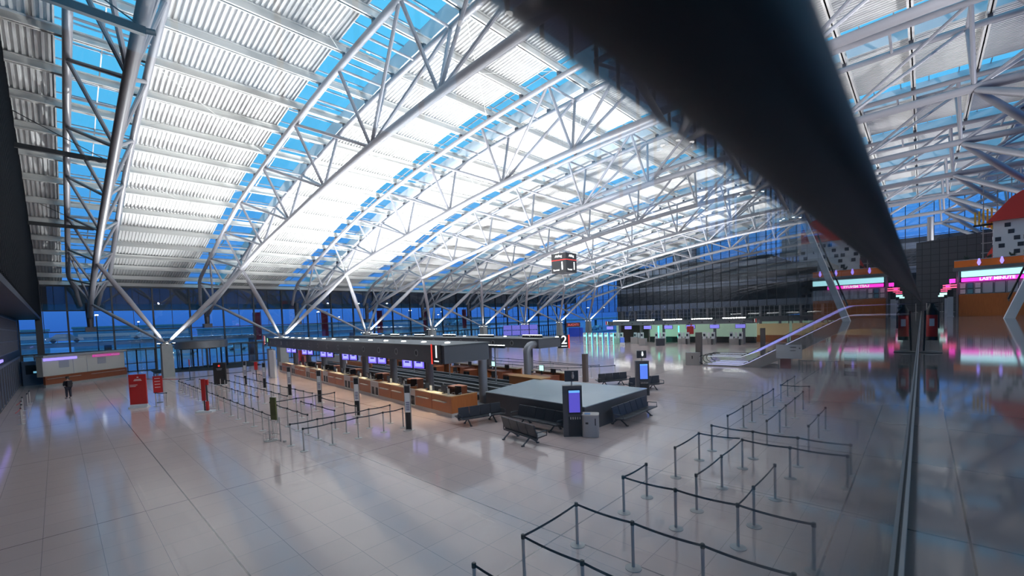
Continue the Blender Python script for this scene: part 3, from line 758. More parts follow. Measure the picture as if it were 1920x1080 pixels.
MB().box((-1.15,.15,7.35),(.1,.3,7.5)).build('slat_rail', BLACK, tw)
# steel scaffold of the upper airside level behind the tower
b = MB()
for i in range(9): b.box((4.5+i*.95,66,GZ+4.5),(4.58+i*.95,66.1,GZ+13.5))
for i in range(9): b.box((4.4,66,GZ+4.8+i*1.0),(12.5,66.08,GZ+4.88+i*1.0))
tag(b.build('steel_grid', STEEL), 'steel grid of rods between the dark tiled wall and the checkered tower', 'grid')
tag(MB().box((6.0,46,GZ+4.5),(13,69.5,GZ+5.0)).box((6.2,46,GZ),(6.5,69,GZ+4.5)).build('upper_gallery_slab', CONC), 'grey upper gallery slab behind the travel shop', 'slab')
struct(MB().tube([(.75,76,GZ),(.75,76,16.0)], .3, 16).build('wall_pillar', COLM, None, True))

# =================================================================== ESCALATOR
es = empty('escalator', (-15.6, 45.0, 0), 0, 'escalator pair with violet lit balustrades climbing from the hall to the gallery', 'escalator')
def esc(y0, first):
    L = 15.2
    # profile (x, z) of the handrail line
    low, rise0, rise1 = 0.0, 3.6, 3.6+7.6
    def zz(x): return 0 if x < rise0 else (GZ if x > rise1 else (x-rise0)/(rise1-rise0)*GZ)
    xs = [0,1.5,3.2,3.9,5,7,9,10.9,11.6,13,L]
    tr = MB()
    for i in range(len(xs)-1):
        a, b_ = xs[i], xs[i+1]
        tr.add([(a,y0-.75,min(zz(a)-.9, zz(a)) if zz(a) > .9 else -.0),(b_,y0-.75,max(zz(b_)-.9,0)),(b_,y0-.75,zz(b_)+.12),(a,y0-.75,zz(a)+.12),
                (a,y0+.75,max(zz(a)-.9,0)),(b_,y0+.75,max(zz(b_)-.9,0)),(b_,y0+.75,zz(b_)+.12),(a,y0+.75,zz(a)+.12)],
               [(0,1,2,3),(4,7,6,5),(0,4,5,1),(3,2,6,7)])
    tr.build('truss_cladding', STEEL, es)
    stp = MB(); n = 0
    x = rise0
    while x < rise1: stp.box((x,y0-.5,zz(x)+.12),(x+.4,y0+.5,zz(x+.4)+.12)); x += .4
    stp.build('steps', mat('step_grey', (.10,.10,.12), .5, .4), es)
    for s in (-1, 1):
        y = y0+s*.62
        pts = []
        for k in range(9):
            a = R(90+k*22.5); pts.append((.15+.42*math.cos(a)-.15, y, .57+.42*math.sin(a)))
        top = [(x, y, zz(x)+.99) for x in (L,13,11.4,10.8,9,7,5,4.1,3.4,1.5,.15)]
        MB().tube(top+pts, .035, 8).build('handrail', BLACK, es, True)
        g = MB()
        for i in range(len(xs)-1):
            a, b_ = xs[i], xs[i+1]; g.add([(a,y,zz(a)+.12),(b_,y,zz(b_)+.12),(b_,y,zz(b_)+.95),(a,y,zz(a)+.95)],[(0,1,2,3)])
        g.build('balustrade_glass', RGL, es)
        MB().tube([(x, y-.04, zz(x)+.93) for x in (L,13,11.4,10.8,9,7,5,4.1)], .022, 6).build('light_strip', mat('violet_strip', (0,0,0), .3, emit=(.35,.35,1), es=2.2), es)
        MB().tube([(x, y-.04, zz(x)+.93) for x in (4.1,3.4,1.5,.5)], .022, 6).build('light_strip', mat('pale_strip', (0,0,0), .3, emit=(.75,.8,1), es=1.5), es)
        MB().tube([(x, y-.05, zz(x)+.16) for x in (L,13,11.4,10.8,9,7,5,4.1,3.4,1.5,.5)], .03, 6).build('skirt_light', mat('lavender_strip', (0,0,0), .3, emit=(.6,.6,1), es=1.5), es)
esc(-.9, True); esc(1.3, False)
# info panel, stripes and railing at the escalator side
ip = empty('notice_board', (-8.3, 43.2, 0), 0, 'white notice board fixed beside the rising escalator', 'notice board')
MB().box((-.95,-.04,.95),(.95,.04,2.15)).build('board', WHITE, ip); MB().box((.1,-.06,1.9),(.55,-.04,1.97)).box((.1,-.06,1.62),(.5,-.04,1.68)).box((.75,-.06,1.8),(.85,-.04,1.9)).build('print', FRAME, ip)
MB().box((-.8,-.03,0),(-.74,.03,.95)).box((.74,-.03,0),(.8,.03,.95)).build('board_leg', STEEL, ip)
pf = empty('picket_railing', (-7.3, 41.5, 0), 0, 'low steel picket railing under the escalator beside the striped panel', 'railing')
b = MB()
for i in range(11): b.box((i*.26,-.02,0),(i*.26+.03,.02,1.0))
b.box((-.05,-.03,.97),(2.75,.03,1.03)).build('bars', STEEL, pf)
sb = empty('striped_panel', (-3.9, 41.0, 0), 0, 'upright panel with black and white stripes at the escalator foot, seen through the glass', 'panel')
MB().box((-.38,-.05,0),(.38,.05,2.3)).build('board', BLACK, sb)
for i in range(4): MB().box((-.36,-.07,.35+i*.52),(.36,-.05,.60+i*.52)).build('white_stripe', WPRINT, sb)
gg = empty('glass_gate', (-16.9, 45.2, 0), 0, 'small glass guard panel at the foot of the escalator', 'barrier')
MB().box((-.4,-.02,.05),(.1,.02,1.0)).build('pane', RGL, gg); MB().box((-.02,-.03,0),(.06,.03,1.1)).box((.28,-.03,0),(.34,.03,1.1)).build('guard_post', STEEL, gg)
tag(MB().box((-9.1,43.9,.0),(-8.3,44.0,.95)).build('pink_leaflet_stand', mat('pinkish', (.45,.16,.15), .6)), 'pinkish leaflet stand on the floor under the notice board', 'stand')

# =================================================================== QUEUE BARRIERS
LP = 'steel queue post with a grey belt'
ON = ['first','second','third','fourth','fifth','sixth','seventh','eighth','ninth','tenth','eleventh','twelfth','thirteenth','fourteenth','fifteenth','sixteenth','seventeenth','eighteenth']
def row(y, xs, place, grp):
    xs = list(xs)
    for i, x in enumerate(xs):
        to = ((xs[i+1], y),) if i+1 < len(xs) else ()
        post(x, y, '%s steel queue post from left %s' % (ON[i], place), grp, to)
def rng(a, b, s):
    o = []; x = a
    while (x <= b+1e-6): o.append(round(x, 3)); x += s
    return o
row(7.05, rng(-46.7,-23.0,1.47), 'in the front row of the left maze', 'front row of the left queue maze')
row(8.5, rng(-46.5,-28.9,1.47), 'in the second row of the left maze', 'second row of the left queue maze')
row(9.75, rng(-45.1,-28.2,1.47), 'in the third row of the left maze', 'third row of the left queue maze')
row(9.5, rng(-26.05,-21.6,1.46), 'in the near piece of the third row', 'third row, near end')
row(11.15, rng(-46.2,-28.5,1.47), 'in the fourth row of the left maze', 'fourth row of the left queue maze')
row(12.8, [-46.7,-44.9,-43.3], 'in the short row beside the white panel', 'short far row')
row(10.72, [-26.1,-23.2,-21.8], 'in the near lane beside the counters', 'lane posts by the counters')
row(8.22, [-26.1,-24.5,-23.1,-21.8], 'in the lane behind the green poster', 'lane posts behind the poster stand')
def col(x, ys, place, grp):
    for i, y in enumerate(ys):
        post(x, y, '%s steel queue post from the front %s' % (ON[i], place), grp, ((x, ys[i+1]),) if i+1 < len(ys) else ())
col(-27.45, [8.3,9.75,10.9,12.1], 'in the belt crossing the middle of the maze', 'cross row in the maze')
col(-20.4, [6.92,8.12,9.48,10.7,11.9], 'in the last but one cross belt', 'second cross row')
col(-19.02, [6.95,8.18,9.4,10.7,11.8], 'in the belt closing the near end', 'near end cross row')
post(-48.4, 7.4, 'queue post at the far corner of the left maze, where the red belt ends', None, ((-49.6,11.2),))
post(-49.6, 11.3, 'queue post at the far side of the maze behind the black totem', None, ((-49.4,13.4),))
post(-52.5, 5.4, 'queue post by the concrete pillar at the end of the long red belt', None, ((-48.4,7.4),), 0, REDB)
# right maze
def many(pts, place, grp):
    for i, p in enumerate(pts):
        nxt = ((pts[i+1][0], pts[i+1][1]),) if i+1 < len(pts) else ()
        post(p[0], p[1], '%s steel queue post %s' % (ON[i], place), grp, nxt)
many([(-5.75,4.85),(-4.33,4.85),(-2.95,4.85)], 'from the left in the row cut off by the bottom edge', 'posts at the bottom edge')
post(-5.75, 6.15, 'steel queue post at the front left corner of the nearest belt lane', None, ((-5.78,8.02),(-4.33,6.13)))
post(-4.33, 6.13, 'steel queue post in the front belt of the nearest lane, cut by the bottom edge', None, ((-2.95,6.15),))
post(-2.95, 6.15, 'steel queue post near the glass in the front belt of the nearest lane', None, ())
many([(-5.78,8.02),(-4.36,8.0),(-2.94,8.0),(-1.5,8.0)], 'from the left in the second belt row on the right', 'second belt row on the right')
post(-5.75, 11.45, 'lone steel queue post at the left end of the third belt lane', None, ((-5.77,10.16),))
many([(-5.77,10.16),(-4.37,10.18),(-2.97,10.2),(-1.56,10.17)], 'from the left in the third belt row on the right', 'third belt row on the right')
many([(-4.34,11.45),(-4.33,13.42),(-4.35,15.53)], 'from the front in the middle lane divider', 'middle lane divider')
many([(-2.97,10.2+1.26),(-2.95,13.47)], 'from the front in the right lane divider', 'right lane divider')
rl = [o for o in bpy.data.objects if o.name.startswith('queue_post') and abs(o.location.x+2.97) < .01 and abs(o.location.y-10.2) < .01][0]
link('belt', belt_mesh(1.26, BELT), [c for c in rl.children if c.name.startswith('belt_head')][0]).rotation_euler = (0,0,R(90))
many([(-5.74,13.43),(-5.76,15.52),(-4.42,15.66)], 'from the front in the left lane divider', 'left lane divider')
many([(-4.30,15.8),(-2.97,15.46),(-1.55,15.5)][1:], 'from the left in the fourth belt row on the right', 'fourth belt row on the right')
rl = [o for o in bpy.data.objects if o.name.startswith('queue_post') and abs(o.location.x+4.35) < .01 and abs(o.location.y-15.53) < .01][0]
link('belt', belt_mesh(1.38, BELT), [c for c in rl.children if c.name.startswith('belt_head')][0]).rotation_euler = (0,0,R(-3))
q_ = [o for o in bpy.data.objects if o.name.startswith('queue_post') and abs(o.location.x+4.42) < .001 and abs(o.location.y-15.66) < .001][0]
for c in list(q_.children): bpy.data.objects.remove(c)
bpy.data.objects.remove(q_)
many([(-5.78,16.87),(-4.35,16.79),(-3.0,16.79),(-1.6,16.8)], 'from the left in the fifth belt row on the right', 'fifth belt row on the right')
many([(-5.8,18.8),(-5.81,21.0),(-5.81,22.32),(-5.8,24.22),(-5.81,26.4)], 'from the front in the long left line on the right', 'long left line on the right')
many([(-4.36,18.74),(-4.37,20.86),(-4.4,22.17),(-4.42,24.2),(-4.45,26.3)], 'from the front in the long middle line', 'long middle line on the right')
many([(-3.0,18.7),(-3.0,20.8),(-3.0,22.5)], 'from the front in the faint line behind glass reflections', 'long right line on the right')
many([(-4.48,28.2),(-5.79,28.0),(-5.83,29.9),(-5.83,31.9)], 'at the far end of the right queue maze', 'far end of the right maze')
many([(-40,36.2),(-37,35.2),(-34.8,33.6),(-32.6,33.6),(-29,33.0),(-26,32.6),(-21.8,32.0)], 'from the left in the rearmost line beyond the counters', 'rear belt line')
many([(-35,31.2),(-31.5,31.4),(-28,31.4),(-24.8,31.5),(-21.6,31.3),(-20.3,32.2)], 'from the left in the middle line beyond the counters', 'middle rear belt line')
many([(-31,29.4),(-28,29.4),(-24.7,29.0),(-21.6,29.4),(-20.3,30.9),(-19.0,32.6)], 'from the left in the front line beyond the counters', 'front rear belt line')
many([(-24.56,28.3),(-21.5,28.2),(-20.36,27.1)], 'from the left beside the slim brown pylon', 'posts beside the pylon')
many([(-39.6,-1.75),(-41.8,-1.8),(-44.0,-1.9),(-46.7,-1.95)], 'from the front in the red belt line by the left wall', 'posts by the left wall')
many([(-51.5,-1.75),(-49.3,-1.8)], 'at the back of the red belt line by the left wall', 'rear posts by the left wall')
for i, (x, y) in enumerate(((-39.6,-1.75),(-44.0,-1.9))):
    hq = [q for q in bpy.data.objects if q.name.startswith('queue_post') and abs(q.location.x-x) < .01 and abs(q.location.y-y) < .01][0]
    o = link('red_belt', belt_mesh(2.2, REDB), [c for c in hq.children if c.name.startswith('belt_head')][0]); o.rotation_euler = (0,0,R(-3))

# =================================================================== CHECK-IN ISLAND (two counter rows, belts, canopies)
IO = Vector((-18.4, 14.1, 0)); IR = R(-5.37)
def I(x, y, z=0):
    c, s = math.cos(IR), math.sin(IR); return (IO.x+x*c-y*s, IO.y+x*s+y*c, z)
NUM = ['nearest','second','third','fourth','fifth','sixth','seventh','eighth','ninth']
def canopy(y0, num, lab, cat, z0, z1, x1=0, x0=-40.5):
    c = empty('counter_canopy', I(0, y0), IR, lab, cat, 'counter canopies')
    MB().box((x0,0,z0),(x1,3.0,z1-.06)).build('fascia_box', CANOPY, c)
    MB().box((x0-.05,-.05,z1-.06),(x1+.05,3.05,z1)).build('roof_sheet', CANOPYT, c)
    b = MB(); r_ = MB(); n = 15
    for i in range(n):
        x = x1-3.0-i*(x1-x0-4.5)/(n-1); zc = (z0+z1)/2
        for yy, d in ((0,-1),):
            vs = [(x+.14*math.cos(a*math.pi/6), -.015, zc+.14*math.sin(a*math.pi/6)) for a in range(12)]
            b.add(vs, [tuple(range(12))])
            vs = []; 
            for rr, yv in ((.14,-.04),(.20,-.04),(.20,.0),(.14,0.)):
                vs += [(x+rr*math.cos(a*math.pi/6), yv, zc+rr*math.sin(a*math.pi/6)) for a in range(12)]
            r_.add(vs, [(q*12+a, q*12+(a+1) % 12, ((q+1) % 4)*12+(a+1) % 12, ((q+1) % 4)*12+a) for q in range(4) for a in range(12)])
    b.build('porthole', BLACK, c); r_.build('porthole_ring', COLM, c)
    return c
can1 = canopy(0, 1, 'near grey canopy box over the first counter row, with black number 1 plate', 'canopy', 3.0, 4.0)
can2 = canopy(10.0, 2, 'rear grey canopy box over the second counter row, with number 2 plate', 'canopy', 3.0, 3.72, -3.0)
def numplate(num, loc, face, lab, stripe_side=-1, s=1.0):
    f = Vector(face).normalized(); rz = math.atan2(f.y, f.x)+math.pi/2
    p = empty('number_sign', loc, rz, lab, 'sign')
    MB().box((-.5*s,-.03,-.55*s),(.5*s,.03,.55*s)).build('plate', BLACK, p)
    MB().box((stripe_side*.46*s-.06*s,-.05,-.58*s),(stripe_side*.46*s+.06*s,-.03,.58*s)).build('red_stripe', REDL, p)
    text(num, 1.0*s, WHITEL, (.05*s,-.045,.12*s), (0,-1,0), p, .01, .012, 'numeral')
    MB().box((-.2*s,-.05,-.42*s),(.3*s,-.04,-.35*s)).build('underline', WHITEL, p)
    return p
c_, s_ = math.cos(IR), math.sin(IR)
nf = (s_, -c_, 0)
numplate('1', Vector(I(-.7,-.06,3.5)), nf, 'black sign with white 1 and red stripe, on the front canopy near end', -1, .95)
numplate('1', Vector(I(-40.9,-.15,3.75)), nf, 'black sign with white 1 and red stripe, at the front canopy far end', -1, 1.0)
numplate('2', Vector(I(-2.85,12.55,3.36)), (.62, -.78, 0), 'black sign with white 2 and red stripe on the right end of the rear canopy', 1, .9)
es_ = empty('exit_sign', I(-39.9,-.08,3.75), IR, 'small green lit sign beside the far left number 1 sign', 'sign')
MB().box((-.3,-.03,-.3),(.35,.03,.35)).build('plate', FRAME, es_); MB().box((-.1,-.05,-.2),(.12,-.03,.25)).build('green_symbol', mat('green_light', (0,0,0), .4, emit=(.4,1,.35), es=1.4), es_)
# canopy columns
CX = [-1.2,-5.6,-10.9,-16.2,-21.5,-26.8,-32.1,-37.4]
for i, x in enumerate(CX):
    t = empty('canopy_column', I(x, 2.3 if i else 3.4), IR, 'round grey column under the front canopy, %s from its near end' % NUM[i].replace('nearest','first'), 'column', 'columns of the front canopy')
    MB().tube([(0,0,0),(0,0,3.0 if i else 2.95)], .27, 16).build('shaft', COLM, t, True)
    if i == 0: MB().tube([(0,0,2.9),(0,0,3.35),(0,-.5,3.5)], .25, 14).build('elbow', COLM, t, True)
for i, x in enumerate([-3.44]+CX[1:]):
    t = empty('canopy_column', I(x, 9.2 if i == 0 else 11.5), IR, 'round grey column of the rear canopy, %s from its near end' % NUM[i].replace('nearest','first')+(' with a pipe elbow' if i == 0 else ''), 'column', 'columns of the rear canopy')
    if i == 0: MB().tube([(0,0,0),(0,0,2.85),(0,.1,3.1),(0,.28,3.25),(0,.5,3.3),(0,.85,3.3)], .27, 16).build('shaft', COLM, t, True)
    else: MB().tube([(0,0,0),(0,0,2.95)], .27, 14).build('shaft', COLM, t, True)
# floodlight racks on the canopies
def rack(x, y, z, n, lab, grp, i=0):
    t = empty('light_rack', I(x, y, z), IR, lab, 'floodlight', grp)
    MB().box((-n*.28,-.06,.0),(0,.06,.08)).build('rail', FRAME, t)
    for j in range(n): MB().lathe([(.08,0),(.12,.1)], (-.14-j*.28,0,.08), 8).build('lamp_housing', BLACK, t); 
    for j in range(n): 
        MB().lathe([(.085,0),(.085,.02)], (-.14-j*.28,0,.19), 8).build('lamp', LAMP, t)
for i in range(6):
    rack(-4.0-i*6.0, 11.4, 3.72, 8, 'row of small floodlights on the rear canopy, %s group from the right' % NUM[i].replace('nearest','first'), 'floodlight rows on the rear canopy')
    rack(-3.2-i*6.0, 6.9, 3.25, 8, 'row of small floodlights on brackets between the canopies, %s group from the right' % NUM[i].replace('nearest','first'), 'floodlight rows between the canopies')
for i in range(6):
    t = empty('light_beam_arm', I(-3.2-i*6.0, 6.9, 0), IR, 'thin stand carrying the bracket floodlights, %s from the right' % NUM[i].replace('nearest','first'), 'stand', 'stands of the bracket floodlights')
    MB().tube([(-1.1,0,0),(-1.1,0,3.25)], .05, 8).build('pole', COLM, t)
for i in range(14):
    t = MB().lathe([(.16,0),(.16,.04),(.10,.06)], I(-2.0-i*2.75, 1.5, 4.0), 12).build('roof_spot', LAMPD); tag(t, '%s small round lamp from the near end, set in the front canopy roof' % ON[i], 'lamp', 'roof lamps of the front canopy')
for i in range(12):
    t = MB().lathe([(.14,0),(.14,.04),(.10,.06)], I(-3.2-i*3.1, 12.2, 3.72), 12).build('roof_spot', LAMPD); tag(t, '%s small round lamp from the near end, set on the rear canopy roof' % ON[i], 'lamp', 'roof lamps of the rear canopy')
# counters: wooden desks and steel belt mouths alternate along the row
def desk_proto():
    t = empty('check_in_desk', (0,0,0), 0, 'x', 'counter')
    MB().box((-3.9,0,.22),(0,.12,1.13)).box((-3.9,.12,.22),(-3.82,.9,1.13)).box((-.08,.12,.22),(0,.9,1.13)).build('wood_front', WOOD, t)
    MB().box((-3.9,-.02,0),(0,.10,.22)).build('plinth', STEELP, t)
    MB().box((-3.92,-.03,1.13),(0.0,.45,1.18)).build('worktop', TOP, t)
    MB().box((-3.7,.45,.70),(-.2,1.0,.75)).build('work_shelf', WOODD, t)
    for x in (-3.55,-1.65): MB().box((x,-.16,.78),(x+1.3,-.0,.82)).build('bag_shelf', STEEL, t)
    MB().box((-1.97,-.01,.22),(-1.93,.0,1.13)).build('panel_joint', WOODD, t)
    MB().box((-3.75,1.05,0),(-.35,2.75,.30)).build('staff_platform', BOXS, t)
    return t
def mouth_proto():
    t = empty('belt_mouth', (0,0,0), 0, 'x', 'baggage drop')
    MB().box((-1.4,0,.75),(0,.12,1.15)).box((-1.4,0,0),(-1.28,.12,.75)).box((-.12,0,0),(0,.12,.75)).box((-.76,0,.15),(-.64,.12,.75)).box((-1.4,0,0),(0,.12,.15)).build('steel_surround', STEELP, t)
    MB().box((-1.28,.05,.15),(-.76,.07,.75)).box((-.64,.05,.15),(-.12,.07,.75)).build('dark_opening', BLACK, t)
    MB().box((-1.28,-.03,.13),(-.76,.03,.19)).box((-.64,-.03,.13),(-.12,.03,.19)).build('sill_light', mat('sill_white', (.7,.75,.7), .4), t)
    MB().box((-1.3,.1,.30),(-.1,1.5,.42)).build('feed_belt', BELT, t)
    MB().box((-1.36,.12,.25),(-1.28,1.5,.55)).box((-.12,.12,.25),(-.04,1.5,.55)).build('belt_side', STEEL, t)
    return t
def chair_proto():
    t = empty('office_chair', (0,0,0), 0, 'x', 'chair')
    MB().lathe([(.24,0),(.25,.03),(.22,.06)], (0,0,.48), 14).build('seat', BLACK, t, True)
    MB().box((-.22,.20,.6),(.22,.26,1.1)).build('backrest', BLACK, t)
    MB().tube([(0,0,.1),(0,0,.48)], .03, 8).build('gas_lift', STEEL, t)
    b = MB()
    for a in range(5): b.bar((0,0,.1),(.28*math.cos(a*1.257),.28*math.sin(a*1.257),.05),.04)
    b.build('star_base', STEEL, t)
    b = MB().tube([(-.26,-.1,.72),(-.26,.2,.72),(-.24,.2,.5)], .02, 6).tube([(.26,-.1,.72),(.26,.2,.72),(.24,.2,.5)], .02, 6)
    b.build('armrests', STEEL, t)
    return t
def monitor_proto():
    t = empty('desk_monitor', (0,0,0), 0, 'x', 'monitor')
    h_ = MB().box((-.25,0,.12),(.25,.05,.45)).build('housing', BLACK, t)
    MB().box((-.23,.05,.14),(.23,.055,.43)).build('screen', mat('off_screen', (.03,.04,.06), .2), h_)
    MB().box((-.03,.0,.02),(.03,.04,.14)).box((-.12,-.08,0),(.12,.12,.02)).build('foot', BLACK, t)
    return t
def cabinet_proto():
    t = empty('side_cabinet', (0,0,0), 0, 'x', 'cabinet')
    MB().box((-.45,0,0),(.45,.8,1.0)).build('carcass', WOODD, t); MB().box((-.47,-.02,1.0),(.47,.82,1.04)).build('top', WOOD, t)
    MB().box((-.4,-.015,.1),(-.02,0,.9)).box((.02,-.015,.1),(.4,0,.9)).build('door', mat('black_gloss', (.02,.018,.02), .25), t)
    return t
def first_or_dup(protos, key, fn, loc, rz, label, group):
    if key not in protos:
        protos[key] = fn(); o = protos[key]; o.location = loc; o.rotation_euler = (0,0,rz); o['label'] = label; o['group'] = group; return o
    return dup(protos[key], loc, rz, label, group)
PR = {}
MOD = 5.3
for i in range(7):
    x = -.35-i*MOD; n_ = NUM[i]
    if i == 0: pass
    first_or_dup(PR, 'desk', desk_proto, I(x if i else -.35, .45), IR, 'cherry wood check-in desk in the front row, %s from the grey block' % n_, 'front row check-in desks')
    first_or_dup(PR, 'mouth', mouth_proto, I(x-3.9, .45), IR, 'steel bag drop with two dark openings in the front row, %s from the grey block' % n_, 'front row bag drops')
    if i > 5: continue
    for j, xx in enumerate((-1.1,-2.9)):
        first_or_dup(PR, 'mon', monitor_proto, I(x+xx, .80, 1.18), IR+R(180), '%s monitor on the %s front desk counted from the grey block' % (('right','left')[j], n_), 'monitors in the front row')
        first_or_dup(PR, 'chair', chair_proto, I(x+xx-.25, 1.75, .30), IR+R((20,-35)[j]+i*17), '%s swivel chair behind the %s front desk counted from the grey block' % (('right','left')[j], n_), 'chairs in the front row')
    first_or_dup(PR, 'cab', cabinet_proto, I(x-2.0, 1.9, .30), IR, 'dark cabinet with brown top behind the %s front desk counted from the grey block' % n_, 'cabinets in the front row')
    pp = MB().box((-.15,-.1,1.181),(.15,.12,1.185)).box((-1.1,.0,1.181),(-.8,.2,1.19)); o = pp.build('papers', WPRINT); o.location = I(x-1.6, .62); o.rotation_euler = (0,0,IR); tag(o, 'white papers lying on the %s front desk counted from the grey block' % n_, 'papers', 'papers on the front desks')
    for j in range(2):
        cs = empty('notice_card', I(x-.6-j*1.9, .75, 1.18), IR+R(8*j), '%s upright notice card on the %s front desk counted from the grey block' % (('right','left')[j], n_), 'card', 'notice cards on the front desks')
        MB().box((-.11,0,.02),(.11,.01,.32)).build('card', WHITE, cs); MB().box((-.12,-.05,0),(.12,.06,.02)).build('card_foot', STEEL, cs)
# wooden corner of the island
wc = empty('corner_counter', I(-.35,.45), IR, 'cherry wood corner counter turning the end of the island beside the grey block', 'counter')
MB().box((0.01,0,.22),(.13,1.75,1.13)).build('wood_front', WOOD, wc); MB().box((0.01,-.02,0),(.14,1.75,.22)).build('plinth', STEELP, wc)
MB().box((.0,-.03,1.13),(.15,1.75,1.18)).build('worktop', mat('wood_top_light', (.50,.26,.10), .4), wc)
wc2 = empty('corner_counter', I(-.6,7.7), IR, 'cherry wood end of the second counter row peeking over the grey block', 'counter')
MB().box((-3.2,0,0),(0,.9,1.2)).build('wood_front', WOOD, wc2); MB().box((-3.25,-.05,1.2),(.05,.95,1.25)).build('worktop', mat('wood_top_light', (.50,.26,.10), .4), wc2)
# belts along the island
for j, (y, nm) in enumerate(((3.6,'front'),(5.6,'middle'),(7.2,'rear'))):
    bt = empty('baggage_belt', I(-1.7 if j else -2.4, y), IR, '%s long baggage belt running the length of the island between the counter rows' % nm, 'conveyor', 'long baggage belts')
    MB().box((-38.5,0,.45),(0,1.0,.55)).build('belt', BELT, bt)
    MB().box((-38.5,-.08,.2),(0,0,.72)).box((-38.5,1.0,.2),(0,1.08,.72)).build('side_panel', mat('belt_side_grey', (.10,.11,.12), .4, .5), bt)
    MB().box((-38.5,-.09,.72),(0,.01,.76)).box((-38.5,.99,.72),(0,1.09,.76)).build('edge_rail', mat('edge_pale', (.42,.44,.48), .35, .4), bt)
    b = MB()
    for q in range(10): b.box((-1-q*3.9,0,0),(-.85-q*3.9,1.0,.3))
    b.build('feet', FRAME, bt)
# second row (seen from behind)
for i in range(7):
    x = -1.5-i*MOD; n_ = NUM[i]
    t = empty('rear_check_in_desk', I(x, 11.6), IR, 'brown check-in desk in the rear row, %s from the right' % n_.replace('nearest','first'), 'counter', 'rear row check-in desks')
    MB().box((-3.6,0,0),(0,.12,1.15)).build('wood_front', WOOD, t); MB().box((-3.6,-.5,1.12),(0,.15,1.17)).build('worktop', TOP, t)
    for xx in (-3.2,-1.3): MB().box((xx,-1.6,0),(xx+.75,-.5,.95)).build('pedestal', WOOD if xx < -2 else WOODD, t)
    MB().box((-3.1,-1.65,.95),(-.5,-.5,1.0)).build('work_shelf', WOODD, t)
    dup(PR['mon'], I(x-1.0, 10.9, 1.0), IR, 'monitor on the rear row desk, %s desk from the right' % n_.replace('nearest','first'), 'monitors in the rear row')
    dup(PR['cab'], I(x-4.0, 8.9), IR, 'low brown cabinet before the rear row, %s from the right' % n_.replace('nearest','first'), 'cabinets in the rear row')
    dup(PR['chair'], I(x-.6, 9.2), IR+R(i*50), 'swivel chair at the rear row, %s from the right' % n_.replace('nearest','first'), 'chairs in the rear row')
for i, x in enumerate((-3.4,-9.2,-15.5)):
    t = empty('lit_terminal', I(x, 10.6, 1.0), IR, 'monitor with a glowing pale screen on the rear row, %s from the right' % NUM[i].replace('nearest','first'), 'monitor', 'lit monitors in the rear row')
    MB().box((-.26,0,.25),(.26,.04,.72)).box((-.03,0,0),(.03,.04,.3)).box((-.1,-.06,0),(.1,.1,.02)).build('housing', BLACK, t); MB().box((-.22,-.01,.29),(.22,0,.68)).build('screen', SGRN, t)
# pairs of blue screens under the front canopy
for i, (x, dx) in enumerate(((-5.2,0),(-10.6,0),(-16.0,0),(-21.6,0),(-27.5,0),(-33.5,0))):
    t = empty('screen_pair', I(x, .9, 2.35), IR+R(14), 'pair of violet-blue screens hung under the front canopy, %s from its near end' % NUM[i].replace('nearest','first'), 'screen', 'screen pairs under the front canopy')
    for j in (0, 1):
        h_ = MB().box((-1.02+j*1.06,0,0),(-.02+j*1.06,.1,.66)).build('housing', BLACK, t)
        MB().box((-.98+j*1.06,-.012,.04),(-.06+j*1.06,0,.62)).build('screen', mat('violet_screen', (0,0,0), .2, emit=(.20,.14,1), es=1.3), h_)
        MB().box((-.86+j*1.06,-.02,.14),(-.18+j*1.06,-.012,.50)).build('screen_window', mat('violet_screen_light', (0,0,0), .2, emit=(.45,.45,1), es=1.2), h_)
        MB().box((-.72+j*1.06,-.03,.36),(-.32+j*1.06,-.02,.46)).build('screen_print', mat('screen_navy', (0,0,0), .2, emit=(.05,.03,.5), es=1), h_)
    MB().tube([(.0,.05,.3),(0,.05,.68)], .04, 8).build('bracket', FRAME, t)
# black signs and red stands under far end
for i, (x, y, z) in enumerate(((-29.5,3.5,2.2),(-34.5,5.0,2.2))):
    t = MB().box((-1.6,-.05,-.4),(1.6,.05,.4)).box((-1.4,-.03,.4),(-1.3,.03,.85)).box((1.3,-.03,.4),(1.4,.03,.85)).build('hanging_display', BLACK); t.location = I(x,y,z); t.rotation_euler = (0,0,IR); tag(t, 'black hanging display under the canopies, %s one' % ('nearer','farther')[i], 'display')
t = MB().box((-9,-.04,0),(0,.04,.85)).build('white_partition', WHITE); t.location = I(-29,5.4,.95); t.rotation_euler = (0,0,IR); tag(t, 'white partition wall above the wooden wall at the far end of the island', 'partition')
t = MB().box((-12,-.06,0),(0,.06,1.0)).build('wooden_partition', WOOD); t.location = I(-25,6.6,0); t.rotation_euler = (0,0,IR); tag(t, 'low cherry wood wall between the belts at the far end of the island', 'partition')
for i, x in enumerate((-38.0,-36.6)):
    t = MB().box((-.45,-.3,0),(.45,.3,2.35 if i == 0 else 1.7)).build('red_cabinet', RED if i == 0 else mat('red_white', (.45,.12,.12), .5)); t.location = I(x,3.2,0 if i == 0 else .0); t.rotation_euler = (0,0,IR)
    tag(t, ('tall red cabinet at the far end of the front counters', 'shorter pinkish red cabinet at the far end of the front counters')[i], 'cabinet')
# plain end panels at far end of the counters
wp = empty('end_panel', (-50.2,15.75,0), 0, 'white and grey upright panel at the far left end of the front counters', 'panel')
MB().box((-1.7,-.05,0),(.0,.15,3.0)).build('grey_side', COLM, wp); MB().box((.0,-.4,0),(1.5,-.2,2.9)).build('white_side', WHITE, wp)

